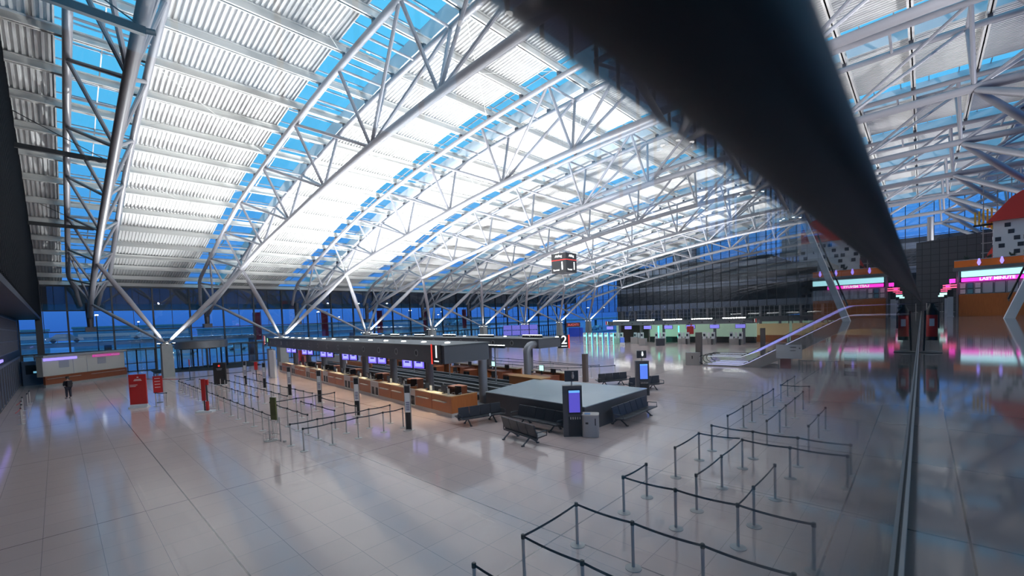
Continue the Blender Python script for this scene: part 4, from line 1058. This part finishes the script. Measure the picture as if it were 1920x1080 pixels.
# =================================================================== GREY BLOCK WITH BENCHES
P4 = [(-18.05,16.66),(-11.08,16.25),(-11.0,22.2),(-18.9,22.1)]
gb = empty('grey_block', (0,0,0), 0, 'big low grey block with a glassy top paled by painted roof sheen, ringed by benches', 'platform')
MB().prism(P4, 0, 1.14, 'z').build('side_panels', BOXS, gb)
cx_ = sum(p[0] for p in P4)/4; cy_ = sum(p[1] for p in P4)/4
MB().prism([(cx_+(x-cx_)*1.005, cy_+(y-cy_)*1.005) for x, y in P4], 1.14, 1.18, 'z').build('glass_top', BOXT, gb)
def bench(n, loc, rz, lab, both=False, proto={}):
    t = empty('bench_seat_row', loc, rz, lab, 'bench', 'airport bench rows'); w = .60
    L = n*w
    for side in ((1, -1) if both else (1,)):
        for i in range(n):
            x = -L/2+i*w
            se = MB(); bk = MB()
            sy = side
            se.add([(x+.02,sy*.05,.40),(x+w-.02,sy*.05,.40),(x+w-.02,sy*.55,.44),(x+.02,sy*.55,.44),(x+.02,sy*.05,.34),(x+w-.02,sy*.05,.34),(x+w-.02,sy*.55,.39),(x+.02,sy*.55,.39)],
                   [(0,1,2,3),(4,7,6,5),(0,4,5,1),(1,5,6,2),(2,6,7,3),(3,7,4,0)])
            bk.add([(x+.02,sy*.05,.42),(x+w-.02,sy*.05,.42),(x+w-.02,-sy*.10 if not both else sy*.02,.92),(x+.02,-sy*.10 if not both else sy*.02,.92),(x+.02,sy*.0,.42),(x+w-.02,sy*.0,.42),(x+w-.02,-sy*.15 if not both else sy*.0,.92),(x+.02,-sy*.15 if not both else sy*.0,.92)],
                   [(0,1,2,3),(4,7,6,5),(0,4,5,1),(1,5,6,2),(2,6,7,3),(3,7,4,0)])
            se.build('seat', SEAT, t); bk.build('backrest', SEAT, t)
    MB().box((-L/2,-.02,.28),(L/2,.06,.35)).build('beam', SEATM, t)
    for x in (-L/2+.5, L/2-.5):
        MB().bar((x,.02,.32),(x,.42 ,.03),.05).bar((x,.02,.32),(x,-.36,.03),.05).box((x-.04,-.42,0),(x+.04,-.3,.05)).box((x-.04,.36,0),(x+.04,.48,.05)).build('leg', SEATM, t)
    for x in (-L/2-.01, L/2+.01):
        MB().tube([(x,.0,.6),(x,.5,.62),(x,.5,.40)], .022, 8).tube([(x,.0,.6),(x,.0,.32)], .022, 8).build('armrest', SEATM, t)
    return t
bench(5, (-13.35,15.78,0), R(180-3), 'dark five seat bench along the left side of the grey block, behind the lone bench')
bench(6, (-10.55,19.6,0), R(-90+1), 'long dark six seat bench along the right side of the grey block')
bench(4, (-12.55,13.45,0), R(180+180-11), 'dark four seat bench nearest the camera, its back turned to the view')
bench(4, (-16.5,14.75,0), R(180+73), 'dark double sided bench at the wooden counter corner, paper cup on it', True)
bench(4, (-16.9,28.6,0), R(180+60), 'dark bench left of the farther screen column, beyond the grey block', True)
bench(4, (-14.0,27.9,0), R(180+60), 'dark bench right of the farther screen column, beyond the grey block', True)
t = MB().lathe([(.03,0),(.04,.12)], (-15.75,14.75,.45), 12).build('paper_cup', WPRINT); tag(t, 'white paper cup standing on the double sided bench', 'cup')
# screen totems
def totem(x, y, rz, lab, scr, sl_):
    t = empty('screen_totem', (x,y,0), rz, lab, 'screen column', 'screen columns')
    MB().box((-.42,-.22,0),(.42,.12,2.25)).build('housing', mat('totem_grey', (.085,.085,.09), .4, .4), t)
    MB().box((-.20,-.235,1.0),(.36,-.22,2.12)).build('screen_frame', BLACK, t)
    MB().box((-.16,-.245,1.08),(.32,-.235,2.05)).build('screen', scr, t)
    MB().box((-.16,-.25,1.95),(.32,-.245,2.05)).build('screen_header', SCY, t)
    MB().box((-.2,-.235,.05),(.36,-.22,.9)).build('lower_panel', BLACK, t)
    b = MB()
    for i in range(5): b.lathe([(.025,0),(.03,.1)], (-.1+i*.1,-.26,.78), 6)
    b.build('handset_row', STEELP, t)
    MB().tube([(0,0,2.25),(0,0,2.42)], .03, 8).build('sign_post', STEEL, t)
    MB().box((-.3,-.06,2.42),(.3,.06,2.9)).build('top_sign', FRAME, t)
    MB().lathe([(.04,0),(.07,.1),(.05,.2)], (.05,-.07,2.55), 8).lathe([(.045,0),(.045,.07)], (.05,-.07,2.77), 8).build('symbol', WHITEL if sl_ else STEEL, t)
    return t
totem(-11.25, 15.55, R(40), 'dark screen column with a violet timetable, at the near corner of the grey block', mat('violet_table', (0,0,0), .2, emit=(.10,.08,.55), es=1.1), False)
totem(-13.2, 26.0, R(38), 'dark screen column with a bright blue display, beyond the far corner of the grey block', mat('blue_table', (0,0,0), .2, emit=(.12,.25,1), es=1.1), True)
wb = empty('waste_bin', (-10.55,15.9,0), R(30), 'round edged steel waste bin at the near corner of the grey block', 'bin')
def rr(w, d, r, n=5):
    o = []
    for cx, cy, a0 in ((w-r,d-r,0),(-w+r,d-r,90),(-w+r,-d+r,180),(w-r,-d+r,270)):
        for i in range(n): a = R(a0+90*i/(n-1)); o.append((cx+r*math.cos(a), cy+r*math.sin(a)))
    return o
MB().prism(rr(.36,.3,.12), 0.02, .95, 'z').build('body', STEEL, wb, True); MB().prism(rr(.37,.31,.12), .95, 1.0, 'z').build('lid', STEELP, wb)
MB().box((-.25,-.15,1.0),(.0,.1,1.01)).build('blue_card', mat('card_blue', (.08,.25,.6), .5), wb); MB().box((-.2,-.31,.6),(-.08,-.3,.68)).build('slot', BLACK, wb); MB().box((.2,-.31,.55),(.24,-.3,.85)).build('symbol', BLACK, wb)
t = MB().box((-19.75,28.8,0),(-19.4,29.15,2.25)).build('brown_pylon', mat('pylon_brown', (.14,.12,.115), .5, .3)); tag(t, 'slim brown pylon standing behind the grey block among the barriers', 'pylon')
t = MB().box((-16.45,43.9,0),(-15.95,44.4,3.2)).build('brown_pylon', mat('pylon_brown', (.14,.12,.115), .5, .3)); tag(t, 'brown pylon rising behind the grey bin before the escalator', 'pylon')
t = MB().box((-11.7,48.2,0),(-11.3,48.5,3.4)).build('brown_pylon', mat('pylon_brown', (.14,.12,.115), .5, .3)); tag(t, 'brown pylon behind the escalator handrails', 'pylon')
gb2 = empty('steel_bin', (-16.5,43.3,0), R(10), 'square grey steel bin in front of the brown pylon by the escalator', 'bin')
MB().box((-.62,-.3,0),(.62,.45,1.25)).build('body', STEEL, gb2); MB().box((-.05,-.31,.65),(.05,-.3,.95)).build('symbol', BLACK, gb2)

# =================================================================== SIGN STANDS IN THE LEFT FIELD
def banner_post(x, y, lab, rz=0):
    t = empty('lane_sign', (x,y,0), rz, lab, 'sign', 'lane signs')
    MB().lathe([(.28,0),(.28,.02),(.05,.03)], n=20).build('foot_plate', STEELP, t, True)
    MB().box((-.16,-.03,.02),(-.13,.03,2.25)).box((.13,-.03,.02),(.16,.03,2.25)).box((-.16,-.03,2.22),(.16,.03,2.27)).build('frame', STEEL, t)
    MB().box((-.13,-.02,.9),(.13,.02,2.2)).build('white_panel', WHITE, t)
    MB().box((-.13,-.025,1.85),(.13,.025,2.2)).build('dark_head', FRAME, t)
    MB().box((-.13,-.02,.05),(.13,.02,.88)).build('dark_foot_panel', BLACK, t)
    b = MB()
    for i in range(5): b.box((-.09,-.03,1.0+i*.09),(.09,-.02,1.04+i*.09))
    b.build('print_lines', mat('print_blue', (.08,.08,.2), .5), t)
for i, (x, y) in enumerate(((-18.29,11.65),(-23.65,11.71),(-30.0,12.2),(-35.26,12.1),(-41.69,12.28),(-45.94,11.93))):
    banner_post(x, y, 'narrow lane sign with white panel before the counters, %s from the near end' % NUM[i].replace('nearest','first'), R(35))
rs = empty('red_advert_board', (-40.15,3.75,0), R(60), 'big dark red advertising board on a white base, left foreground', 'advert board')
MB().box((-.5,-.06,.22),(.5,.06,2.35)).build('red_panel', RED, rs); MB().box((-.55,-.25,0),(.55,.25,.08)).box((-.52,-.08,.08),(.52,.08,.24)).build('white_base', WHITE, rs)
b = MB().box((-.16,-.07,1.98),(.22,-.06,2.02)).box((-.2,-.07,1.9),(.26,-.06,1.94)).box((-.45,-.07,1.6),(.0,-.06,1.63)).box((-.45,-.07,1.5),(-.1,-.06,1.53)).lathe([(.05,0),(.05,.06)], (.04,-.07,2.12), 10); b.build('print', WPRINT, rs)
rs2 = empty('red_menu_sign', (-41.4,5.0,0), R(70), 'narrow red sign on a pole between the red board and the queue maze', 'sign')
MB().box((-.28,-.05,.75),(.28,.03,2.0)).build('red_panel', RED, rs2); MB().tube([(-.2,.06,0),(-.2,.06,2.35)], .03, 8).build('pole', BLACK, rs2); MB().lathe([(.25,0),(.25,.02)], (0,.06,0)).build('foot_plate', BLACK, rs2)
b = MB()
for i in range(4): b.box((-.18,-.06,1.15+i*.22),(.15,-.05,1.19+i*.22))
b.build('print', WPRINT, rs2)
many([(-39.5,4.6),(-38.7,5.1)], 'in the short belt beside the narrow red sign', 'posts beside the red sign')
rs3 = empty('red_slim_sign', (-33.56,6.35,0), R(50), 'slim dark red double sign on a flat base in front of the queue maze', 'sign')
MB().box((-.16,-.05,.75),(.06,.05,2.15)).box((.10,-.05,1.75),(.26,.05,2.1)).build('red_panel', RED, rs3); MB().box((-.5,-.25,0),(.5,.25,.10)).build('flat_base', WHITE, rs3)
MB().tube([(-.04,0,.1),(-.04,0,.8)], .04, 8).tube([(.14,0,.1),(.14,0,1.8)], .04, 8).build('pole', BLACK, rs3); MB().box((.06,-.08,.1),(.2,.06,.7)).build('red_leaflet_box', RED, rs3)
bt = empty('black_totem', (-48.45,10.49,0), R(55), 'black upright totem with a small red emblem inside the queue maze', 'sign')
MB().box((-.52,-.12,.08),(.52,.12,2.15)).build('body', BLACK, bt); MB().lathe([(.1,0),(.1,.02)], (0,0,0), 12)
o = MB().lathe([(.09,0),(.09,.03)], (0,0,0), 14).build('red_emblem', REDL, bt); o.rotation_euler = (R(90),0,0); o.location = (0,-.12,1.85)
MB().box((-.25,-.13,1.55),(.25,-.12,1.6)).box((-.2,-.13,1.45),(.2,-.12,1.49)).build('print', POSTER, bt); MB().box((-.5,-.2,0),(-.1,.2,.08)).box((.1,-.2,0),(.5,.2,.08)).build('feet', WHITE, bt)
gs = empty('poster_stand', (-21.9,6.75,0), R(20), 'wire stand with an olive green poster beside the front queue row', 'stand')
MB().box((-.18,-.03,1.0),(.18,.03,2.05)).build('poster', OLIVE, gs)
b = MB()
for q in (-.36,.36): b.tube([(q,0,0),(q,0,1.15)], .03, 8)
for q in (-.14,-.05,.05,.14): b.tube([(q,0,.1),(q,0,1.0)], .008, 6)
b.tube([(-.36,0,.35),(.36,0,.35)], .012, 6).tube([(-.36,0,.06),(.36,0,.06)], .012, 6).build('wire_frame', STEELP, gs)
b = MB()
for h in (.08,.4): b.tube([(-.3+.22*math.cos(a*.52),-.1+.22*math.sin(a*.52),h) for a in range(13)], .012, 6)
for a in range(6): b.tube([(-.3+.22*math.cos(a*1.05),-.1+.22*math.sin(a*1.05),.08),(-.3+.22*math.cos(a*1.05),-.1+.22*math.sin(a*1.05),.4)], .008, 6)
b.build('wire_basket', STEELP, gs); MB().lathe([(.3,0),(.3,.02)], (-.3,0,0)).lathe([(.07,0),(.07,.08)], (.62,0,0), 10).build('foot_plate', STEELP, gs)
rs4 = empty('small_red_sign', (-48.6,13.6,0), R(40), 'small red sign on a pole at the far corner of the queue maze', 'sign')
MB().box((-.15,-.04,1.1),(.15,.04,1.9)).build('red_panel', RED, rs4); MB().tube([(0,.0,0),(0,.0,1.1)], .03, 8).build('pole', BLACK, rs4)
ls = empty('small_red_lamp_sign', (-57.0,9.6,0), 0, 'thin dark pole with a small red sign before the revolving door', 'sign')
MB().box((-.12,-.04,1.6),(.12,.04,2.2)).build('red_panel', RED, ls); MB().tube([(0,0,0),(0,0,2.2)], .035, 8).build('pole', BLACK, ls); MB().lathe([(.4,0),(.4,.02)]).build('foot_plate', BLACK, ls)

# =================================================================== TICKET HUT AND LEFT CORNER
HA = Vector((-64.83,-1.1,0)); HB = Vector((-70.19,5.56,0)); hd = HB-HA; hl = hd.length; ha = math.atan2(hd.y, hd.x)
hut = empty('ticket_hut', HA, ha, 'white panelled ticket hut with cherry wood counter and violet and magenta signs', 'kiosk')
# local x from left end to right end, local +y is toward the facade side
sg = 1 if Vector((-math.sin(ha), math.cos(ha))).dot(Vector((-1,0))) > 0 else -1
def hb(a, b_, name, m):
    y0, y1 = sorted((a[1]*sg, b_[1]*sg)); return MB().box((a[0],y0,a[2]),(b_[0],y1,b_[2])).build(name, m, hut)
hb((0,.1,1.1),(hl,.8,3.1),'walls', mat('hut_white', (.50,.50,.47), .5)); hb((-.1,-.2,3.1),(hl+.1,.9,3.28),'roof', mat('hut_roof', (.35,.36,.37), .4)); hb((-.03,-.15,.3),(hl,.1,1.15),'wood_counter', WOODD); hb((0,-.1,0),(hl,.1,.3),'plinth', CONC)
hb((.1,-.02,2.72),(3.2,.1,2.98),'violet_sign', PURP); hb((4.9,-.02,2.72),(7.9,.1,2.95),'magenta_sign', mat('dark_magenta', (0,0,0), .4, emit=(.62,.05,.35), es=1))
hb((5.1,-.03,2.80),(6.4,-.02,2.86),'sign_print', WPRINT); hb((6.9,-.03,2.82),(7.8,-.02,2.88),'sign_print', WPRINT)
for a in (1.5,5.4): hb((a,.08,1.9),(a+.95,.1,2.65),'counter_hatch', POSTER)
hb((.1,-.25,.85),(3.3,-.15,.9),'bag_shelf', STEEL); hb((4.4,-.25,.85),(8.2,-.15,.9),'bag_shelf', STEEL)
for a in (2.85,4.25): hb((a,.07,1.15),(a+.04,.1,3.0),'panel_joint', FRAMEL)
am = empty('ticket_machine', (-70.6,-1.95,0), R(100), 'dark blue ticket machine in the corner between the shops and the hut', 'ticket machine')
MB().box((-.9,-.5,0),(.9,.5,2.6)).build('body', mat('machine_blue', (.03,.07,.14), .3), am); MB().box((-.65,-.52,1.2),(.65,-.5,2.2)).build('screen', mat('dim_screen', (.01,.02,.03), .1), am); MB().box((-.1,-.53,1.3),(.5,-.52,1.5)).build('screen_glow', mat('glow_blue', (0,0,0), .3, emit=(.2,.55,.8), es=.8), am)

# =================================================================== HANGING SIGNS, FLIGHT BOARD
cb = empty('cube_sign', (-24.0,32.6,10.1), 0, 'black hanging cube sign with red band reading Terminal 1', 'sign')
q = .82
MB().box((-q,-q,-q),(q,q,q*1.15)).build('cube', mat('sign_black', (.02,.02,.022), .4), cb)
MB().box((-q-.01,-q-.01,.30),(q+.01,q+.01,.36)).build('red_band', REDL, cb)
for i, (f, l1, l2) in enumerate(((((0,-1,0)),(.40,-q-.02,-.24),(-.28,-q-.02,-.56)),(((1,0,0)),(q+.02,.40,-.24),(q+.02,-.28,-.56)))):
    text('1', 1.0, WHITEL, l1, f, cb, .01, .01, 'numeral'); text('Terminal', .19, WHITEL, l2, f, cb, .01, 0, 'lettering')
    text('Abflug', .3, WHITEL, (0,-q-.02,.68) if i == 0 else (q+.02,0,.68), f, cb, .01, 0, 'lettering')
b = MB()
for sx in (-.6,.6): b.tube([(sx,0,.9),(sx*.3,0,12.3)], .012, 4)
b.build('suspension_wire', STEEL, cb)
fb = empty('flight_board', (-60.2,66,0), R(38), 'wall of purple flight information screens beside the sixth tree column', 'display')
for i in range(4):
    for j in range(2):
        h_ = MB().box((-3.6+i*1.8,-.06,1.75+j*1.1),(-1.85+i*1.8,.06,2.8+j*1.1)).build('screen_housing', BLACK, fb)
        MB().box((-3.55+i*1.8,-.08,1.8+j*1.1),(-1.9+i*1.8,-.06,2.76+j*1.1)).build('screen', SBLU2, h_)
MB().box((-3,-.05,0),(-2.8,.05,1.8)).box((2.8,-.05,0),(3,.05,1.8)).build('support_leg', FRAME, fb)
bs = empty('shop_sign', (-62.6,88,0), R(35), 'dim red lit shop sign beneath the farthest tree column', 'sign')
MB().box((-1.7,-.05,2.6),(1.7,.05,3.7)).build('plate', mat('dark_red', (.10,.012,.015), .5), bs); text('BUCHTI', .75, mat('letters_red', (.5,.06,.06), .5, emit=(1,.2,.2), es=.5), (0,-.06,3.15), (0,-1,0), bs, .01, .01)
MB().box((-1.6,-.03,0),(-1.5,.03,2.6)).box((1.5,-.03,0),(1.6,.03,2.6)).build('support_leg', FRAME, bs)
t = MB().box((-67.0,92,0),(-62.6,92.2,2.3)).build('blue_hoarding', mat('hoarding_blue', (.02,.05,.35), .5, emit=(.02,.05,.4), es=.4)); tag(t, 'deep blue hoarding below the red shop sign at the far end', 'hoarding')

# =================================================================== FAR CHECK-IN ISLAND, KIOSKS
for i in range(6):
    x = -45.3+i*1.12
    t = empty('check_in_kiosk', (x,67.2,0), R(28), 'white self service kiosk glowing turquoise on its right edge, %s from the left' % NUM[i].replace('nearest','first'), 'kiosk', 'turquoise self service kiosks')
    MB().prism([(-.15,0),(-.15,1.0),(-.05,1.9),(.1,2.1),(.25,2.1),(.25,0)], -.3, .3, 'x').build('body', mat('kiosk_white', (.70,.74,.78), .35), t)
    MB().prism([(-.17,0),(-.17,1.0),(-.07,1.9),(.1,2.12),(.27,2.12),(.27,0)], .3, .36, 'x').build('light_edge', TURQ, t)
    MB().box((-.2,-.13,1.45),(.2,-.09,1.8)).build('screen', CYAN, t)
    MB().box((-.2,-.17,1.15),(.2,-.14,1.22)).box((-.2,-.17,.95),(.0,-.14,1.0)).box((-.1,-.17,.75),(.15,-.14,.83)).box((-.18,-.13,1.88),(.18,-.05,1.93)).build('slots', BLACK, t)
FI = empty('counter_canopy', (-18.4,72.6,0), R(-1), 'long low canopy over the far check-in row, topped by bright lamp strips', 'canopy', 'counter canopies')
MB().box((-25.5,0,3.2),(0,3,3.85)).build('fascia_box', mat('canopy_far', (.17,.18,.20), .4, .3), FI); MB().box((-25.6,-.05,3.85),(.05,3.05,3.92)).build('roof_sheet', CANOPYT, FI)
b = MB()
for i in range(12): b.box((-1.5-i*2.1,-.03,3.42),(-1.3-i*2.1,0,3.6))
b.build('porthole', BLACK, FI)
for i in range(5):
    t = empty('light_rack', (-19.6-i*4.9,72.9,3.95), 0, 'bright strip of lamps on the far canopy, %s from the right' % NUM[i].replace('nearest','first'), 'floodlight', 'lamp strips on the far canopy')
    MB().box((-3.4,-.1,-.05),(0,.1,.05)).build('rail', FRAME, t)
    for j in range(9): MB().lathe([(.11,0),(.15,.14)], (-.2-j*.38,-.05,.05), 8).build('lamp', LAMP, t)
numplate('1', (-43.6,72.5,3.7), (.3,-1,0), 'small number sign at the left end of the far canopy', -1, .6)
numplate('1', (-18.3,72.4,3.6), (-.1,-1,0), 'small number sign at the right end of the far canopy', 1, .5)
for i in range(6):
    x = -20.2-i*4.3
    t = empty('canopy_column', (x,73.8,0), 0, 'column under the far canopy, %s from the right' % NUM[i].replace('nearest','first'), 'column', 'columns of the far canopy')
    MB().tube([(0,0,0),(0,0,3.2)], .24, 12).build('shaft', COLM, t, True)
FD = {}
def far_desk():
    t = empty('bag_drop_station', (0,0,0), 0, 'x', 'bag drop')
    MB().box((-1.9,0,0),(0,.3,1.0)).box((-1.85,-.1,0),(-1.1,.3,.8)).build('base', STEEL, t)
    for a, s in ((-1.85,1),(-.55,-1)):
        MB().prism([(-.02,.9),(.12,1.95),(.3,1.95),(.3,.9)], a, a+.5, 'x').build('terminal', WHITE, t)
        MB().box((a+.1,-.02,1.3),(a+.4,.03,1.7)).build('screen', mat('off_screen', (.03,.04,.06), .2), t)
    MB().box((-1.15,.1,1.0),(-.75,.2,1.9)).build('printer', WHITE, t)
    MB().box((-.4,-.5,0),(-.15,-.3,.9)).build('scanner_post', FRAME, t)
    return t
for i in range(6):
    first_or_dup(FD, 'd', far_desk, (-19.6-i*4.0,71.0,0), 0, 'white and steel bag drop station in the far row, %s from the right' % NUM[i].replace('nearest','first'), 'far bag drop stations')
for i in range(7):
    t = empty('hanging_screen', (-20.3-i*3.8,72.5,2.45), 0, 'violet screen hung under the far canopy, %s from the right' % NUM[i].replace('nearest','first'), 'screen', 'screens under the far canopy')
    h_ = MB().box((-.75,0,0),(.75,.08,.68)).box((-.05,.0,.6),(.05,.14,.76)).build('housing', BLACK, t); MB().box((-.7,-.02,.05),(.7,0,.63)).build('screen', mat('violet_far', (0,0,0), .2, emit=(.3,.28,1), es=1.2), h_)
t = MB().box((-36.8,76.2,.9),(-19,76.4,3.2)).build('lit_back_wall', mat('green_white_wall', (.55,.70,.58), .6, emit=(.55,.8,.62), es=.38)); tag(t, 'pale greenish lit wall panels behind the far check-in row', 'partition')
t = MB().box((-36.8,76.0,0),(-19,76.2,.95)).box((-36.8,75.2,.9),(-19,76,.97)).build('dark_counter', BLACK); tag(t, 'long dark counter in front of the greenish wall', 'counter')
t = MB().box((-43.2,76.42,0),(-37,76.6,3.2)).build('dark_partition', mat('partition_brown', (.05,.035,.03), .5)); t.location = (0,-.5,0); tag(t, 'dark brown partition at the left end of the far check-in row', 'partition')
for i, x in enumerate((-34.7,-33.6,-31.0,-38.0)):
    t = MB().box((x,74.9,1.2),(x+.18,75.0,2.9)).box((x-.1,74.85,0),(x+.3,75.05,1.2)).build('turquoise_gate', TURQ if i < 3 else mat('soft_turq', (0,0,0), .3, emit=(.1,.8,.6), es=.8)); tag(t, 'glowing turquoise pillar in the far row, %s of four' % NUM[i].replace('nearest','first'), 'light pillar', 'turquoise pillars')
t = MB().box((-28.3,71.9,1.6),(-27.2,72.0,2.9)).box((-27.8,72.3,2.9),(-27.7,72.62,3.25)).box((-27.8,71.95,2.85),(-27.7,72.35,2.95)).build('red_poster', RED); tag(t, 'dark red poster hung among the far screens', 'poster')
for i, x in enumerate((-17.5,-12.5,-7.5)):
    t = empty('wooden_counter', (x,78,0), 0, 'wooden counter with warm lit wall behind the escalator, %s from the left' % NUM[i].replace('nearest','first'), 'counter', 'warm counters behind the escalator')
    MB().box((-2.2,0,0),(2.2,.6,1.1)).build('wood_front', WOOD, t); MB().box((-2.3,1.5,1.0),(2.3,1.6,2.9)).build('lit_wall', mat('warm_wall', (.5,.4,.25), .6, emit=(1,.75,.4), es=.25), t); MB().box((-2.4,-.2,3.3),(2.4,1.8,4.1)).build('canopy', CANOPY, t)
    MB().box((-2.3,1.5,2.9),(-2.2,1.6,3.3)).box((2.2,1.5,2.9),(2.3,1.6,3.3)).box((-2.3,1.5,0),(-2.2,1.6,1.0)).box((2.2,1.5,0),(2.3,1.6,1.0)).build('wall_post', FRAME, t)
for i, (x, y) in enumerate(((-33.4,66.6),(-36.8,70.2),(-48.3,76),(-30.6,67))):
    t = empty('steel_desk', (x,y,0), R(20*i), ['grey steel service desk before the far bag drops','low grey desk right of the turquoise kiosks','small desk left of the turquoise kiosks','dark service trolley before the far bag drops'][i], 'desk')
    MB().box((-.7,-.3,0),(.5,.3,1.15)).build('body', STEEL if i != 3 else FRAME, t); MB().box((-.75,-.35,1.15),(.55,.35,1.2)).build('top', POSTER, t)
t = empty('blue_display_stand', (-37.6,67.2,0), R(28), 'low blue lit display stand at the right end of the kiosks', 'display'); MB().box((-.4,-.2,0),(.4,.2,.4)).build('base', WHITE, t); MB().box((-.35,-.15,.4),(.35,.1,1.3)).build('blue_panel', mat('blue_panel', (0,0,0), .3, emit=(.10,.2,.75), es=.9), t)

# =================================================================== PERSON WITH RUCKSACK
def skin_chain(name, verts, edges, radii, m, parent=None, sub=2):
    me = bpy.data.meshes.new(name); me.from_pydata(verts, edges, []); me.materials.append(m)
    o = bpy.data.objects.new(name, me); COL.objects.link(o)
    sk = o.modifiers.new('skin', 'SKIN'); sk.use_smooth_shade = True
    for i, v in enumerate(me.skin_vertices[0].data): v.radius = (radii[i] if isinstance(radii[i], tuple) else (radii[i], radii[i])); v.use_root = (i == 0)
    sb_ = o.modifiers.new('sub', 'SUBSURF'); sb_.levels = sub; sb_.render_levels = sub
    dg = bpy.context.evaluated_depsgraph_get(); me2 = bpy.data.meshes.new_from_object(o.evaluated_get(dg)); bpy.data.objects.remove(o)
    me2.materials.clear(); me2.materials.append(m)
    return link(name, me2, parent)
pe = empty('person', (-51.9,.42,0), R(-70), 'person in dark winter clothes standing alone before the ticket hut, holding a phone', 'person')
# faces local -y
V = [(0,0,.95),(0,.0,1.12),(0,.01,1.32),(0,0,1.46),(0,-.01,1.54),(0,-.03,1.64),(0,-.03,1.74),
     (.10,0,.90),(.11,-.01,.50),(.12,.02,.09),(.12,-.12,.04), (-.10,0,.90),(-.11,.02,.50),(-.12,.03,.09),(-.12,-.11,.04),
     (.18,.01,1.43),(.25,.0,1.17),(.16,-.22,1.08),(.10,-.30,1.14), (-.18,.01,1.43),(-.26,.02,1.17),(-.17,-.19,1.06),(-.10,-.29,1.13)]
Eg = [(0,1),(1,2),(2,3),(3,4),(4,5),(5,6),(0,7),(7,8),(8,9),(9,10),(0,11),(11,12),(12,13),(13,14),(3,15),(15,16),(16,17),(17,18),(3,19),(19,20),(20,21),(21,22)]
Rr = [(.16,.12),(.15,.11),(.18,.12),(.10,.08),(.055,.055),(.085,.095),(.07,.08),.095,.065,.045,.04,.095,.065,.045,.04,.07,.055,.042,.03,.07,.055,.042,.03]
skin_chain('body', V, Eg, Rr, SKIN, pe)
VJ = [(0,0,.90),(0,0,1.12),(0,.01,1.32),(0,0,1.46),(.18,.01,1.43),(.25,.0,1.17),(.17,-.20,1.08),(-.18,.01,1.43),(-.26,.02,1.17),(-.18,-.17,1.06)]
skin_chain('jacket', VJ, [(0,1),(1,2),(2,3),(3,4),(4,5),(5,6),(3,7),(7,8),(8,9)], [(.19,.15),(.18,.14),(.21,.15),(.13,.10),.09,.075,.06,.09,.075,.06], CLOTH, pe)
skin_chain('trousers', [(0,0,.92),(.10,0,.88),(.11,-.01,.50),(.12,.02,.10),(-.10,0,.88),(-.11,.02,.50),(-.12,.03,.10)], [(0,1),(1,2),(2,3),(0,4),(4,5),(5,6)], [(.18,.14),.12,.085,.07,.12,.085,.07], mat('dark_jeans', (.012,.015,.03), .8), pe)
skin_chain('hair', [(0,.02,1.72),(0,.05,1.66),(0,-.03,1.79)], [(0,1),(0,2)], [(.10,.10),(.09,.06),(.07,.08)], mat('hair_dark', (.02,.013,.01), .7), pe)
MB().box((-.17,-.19,0),(-.07,.08,.09)).box((.07,-.2,0),(.17,.07,.09)).build('shoes', mat('shoe_grey', (.25,.24,.25), .6), pe)
MB().lathe([(.01,0),(.018,.03)], (0,-.125,1.65), 8).build('nose', SKIN, pe)
MB().box((-.045,-.118,1.685),(-.02,-.112,1.695)).box((.02,-.118,1.685),(.045,-.112,1.695)).build('eyes', BLACK, pe)
MB().box((-.025,-.118,1.61),(.025,-.112,1.617)).build('mouth', mat('lips', (.3,.12,.1), .6), pe)
for s in (-1, 1):
    for i in range(4):
        b = (s*(.10-.0), -.31, 1.15)
        skin_chain('finger', [(b[0]-s*.02+.0,b[1],b[2]+.02-i*.018),(b[0]-s*.045,b[1]-.03,b[2]+.03-i*.018),(b[0]-s*.06,b[1]-.015,b[2]+.035-i*.018)], [(0,1),(1,2)], [.010,.009,.008], SKIN, pe, 1)
    skin_chain('thumb', [(s*.10,-.30,1.16),(s*.085,-.29,1.20),(s*.06,-.30,1.22)], [(0,1),(1,2)], [.012,.011,.009], SKIN, pe, 1)
t = MB().box((-.05,-.345,1.12),(.05,-.335,1.22)).build('mobile_phone', BLACK); t.matrix_world = pe.matrix_world
t.location = pe.location; t.rotation_euler = pe.rotation_euler; tag(t, 'dark phone in the hands of the standing person', 'phone')
rk = MB(); rk.prism(rr(.17,.11,.07), 0, .5, 'z'); t = rk.build('rucksack', mat('rucksack_dark', (.02,.018,.022), .8), None, True)
t.location = pe.location+Vector((math.cos(R(20))*.27, math.sin(R(20))*.27, 1.0)); t.rotation_euler = pe.rotation_euler; tag(t, 'dark rucksack on the back of the standing person', 'rucksack')
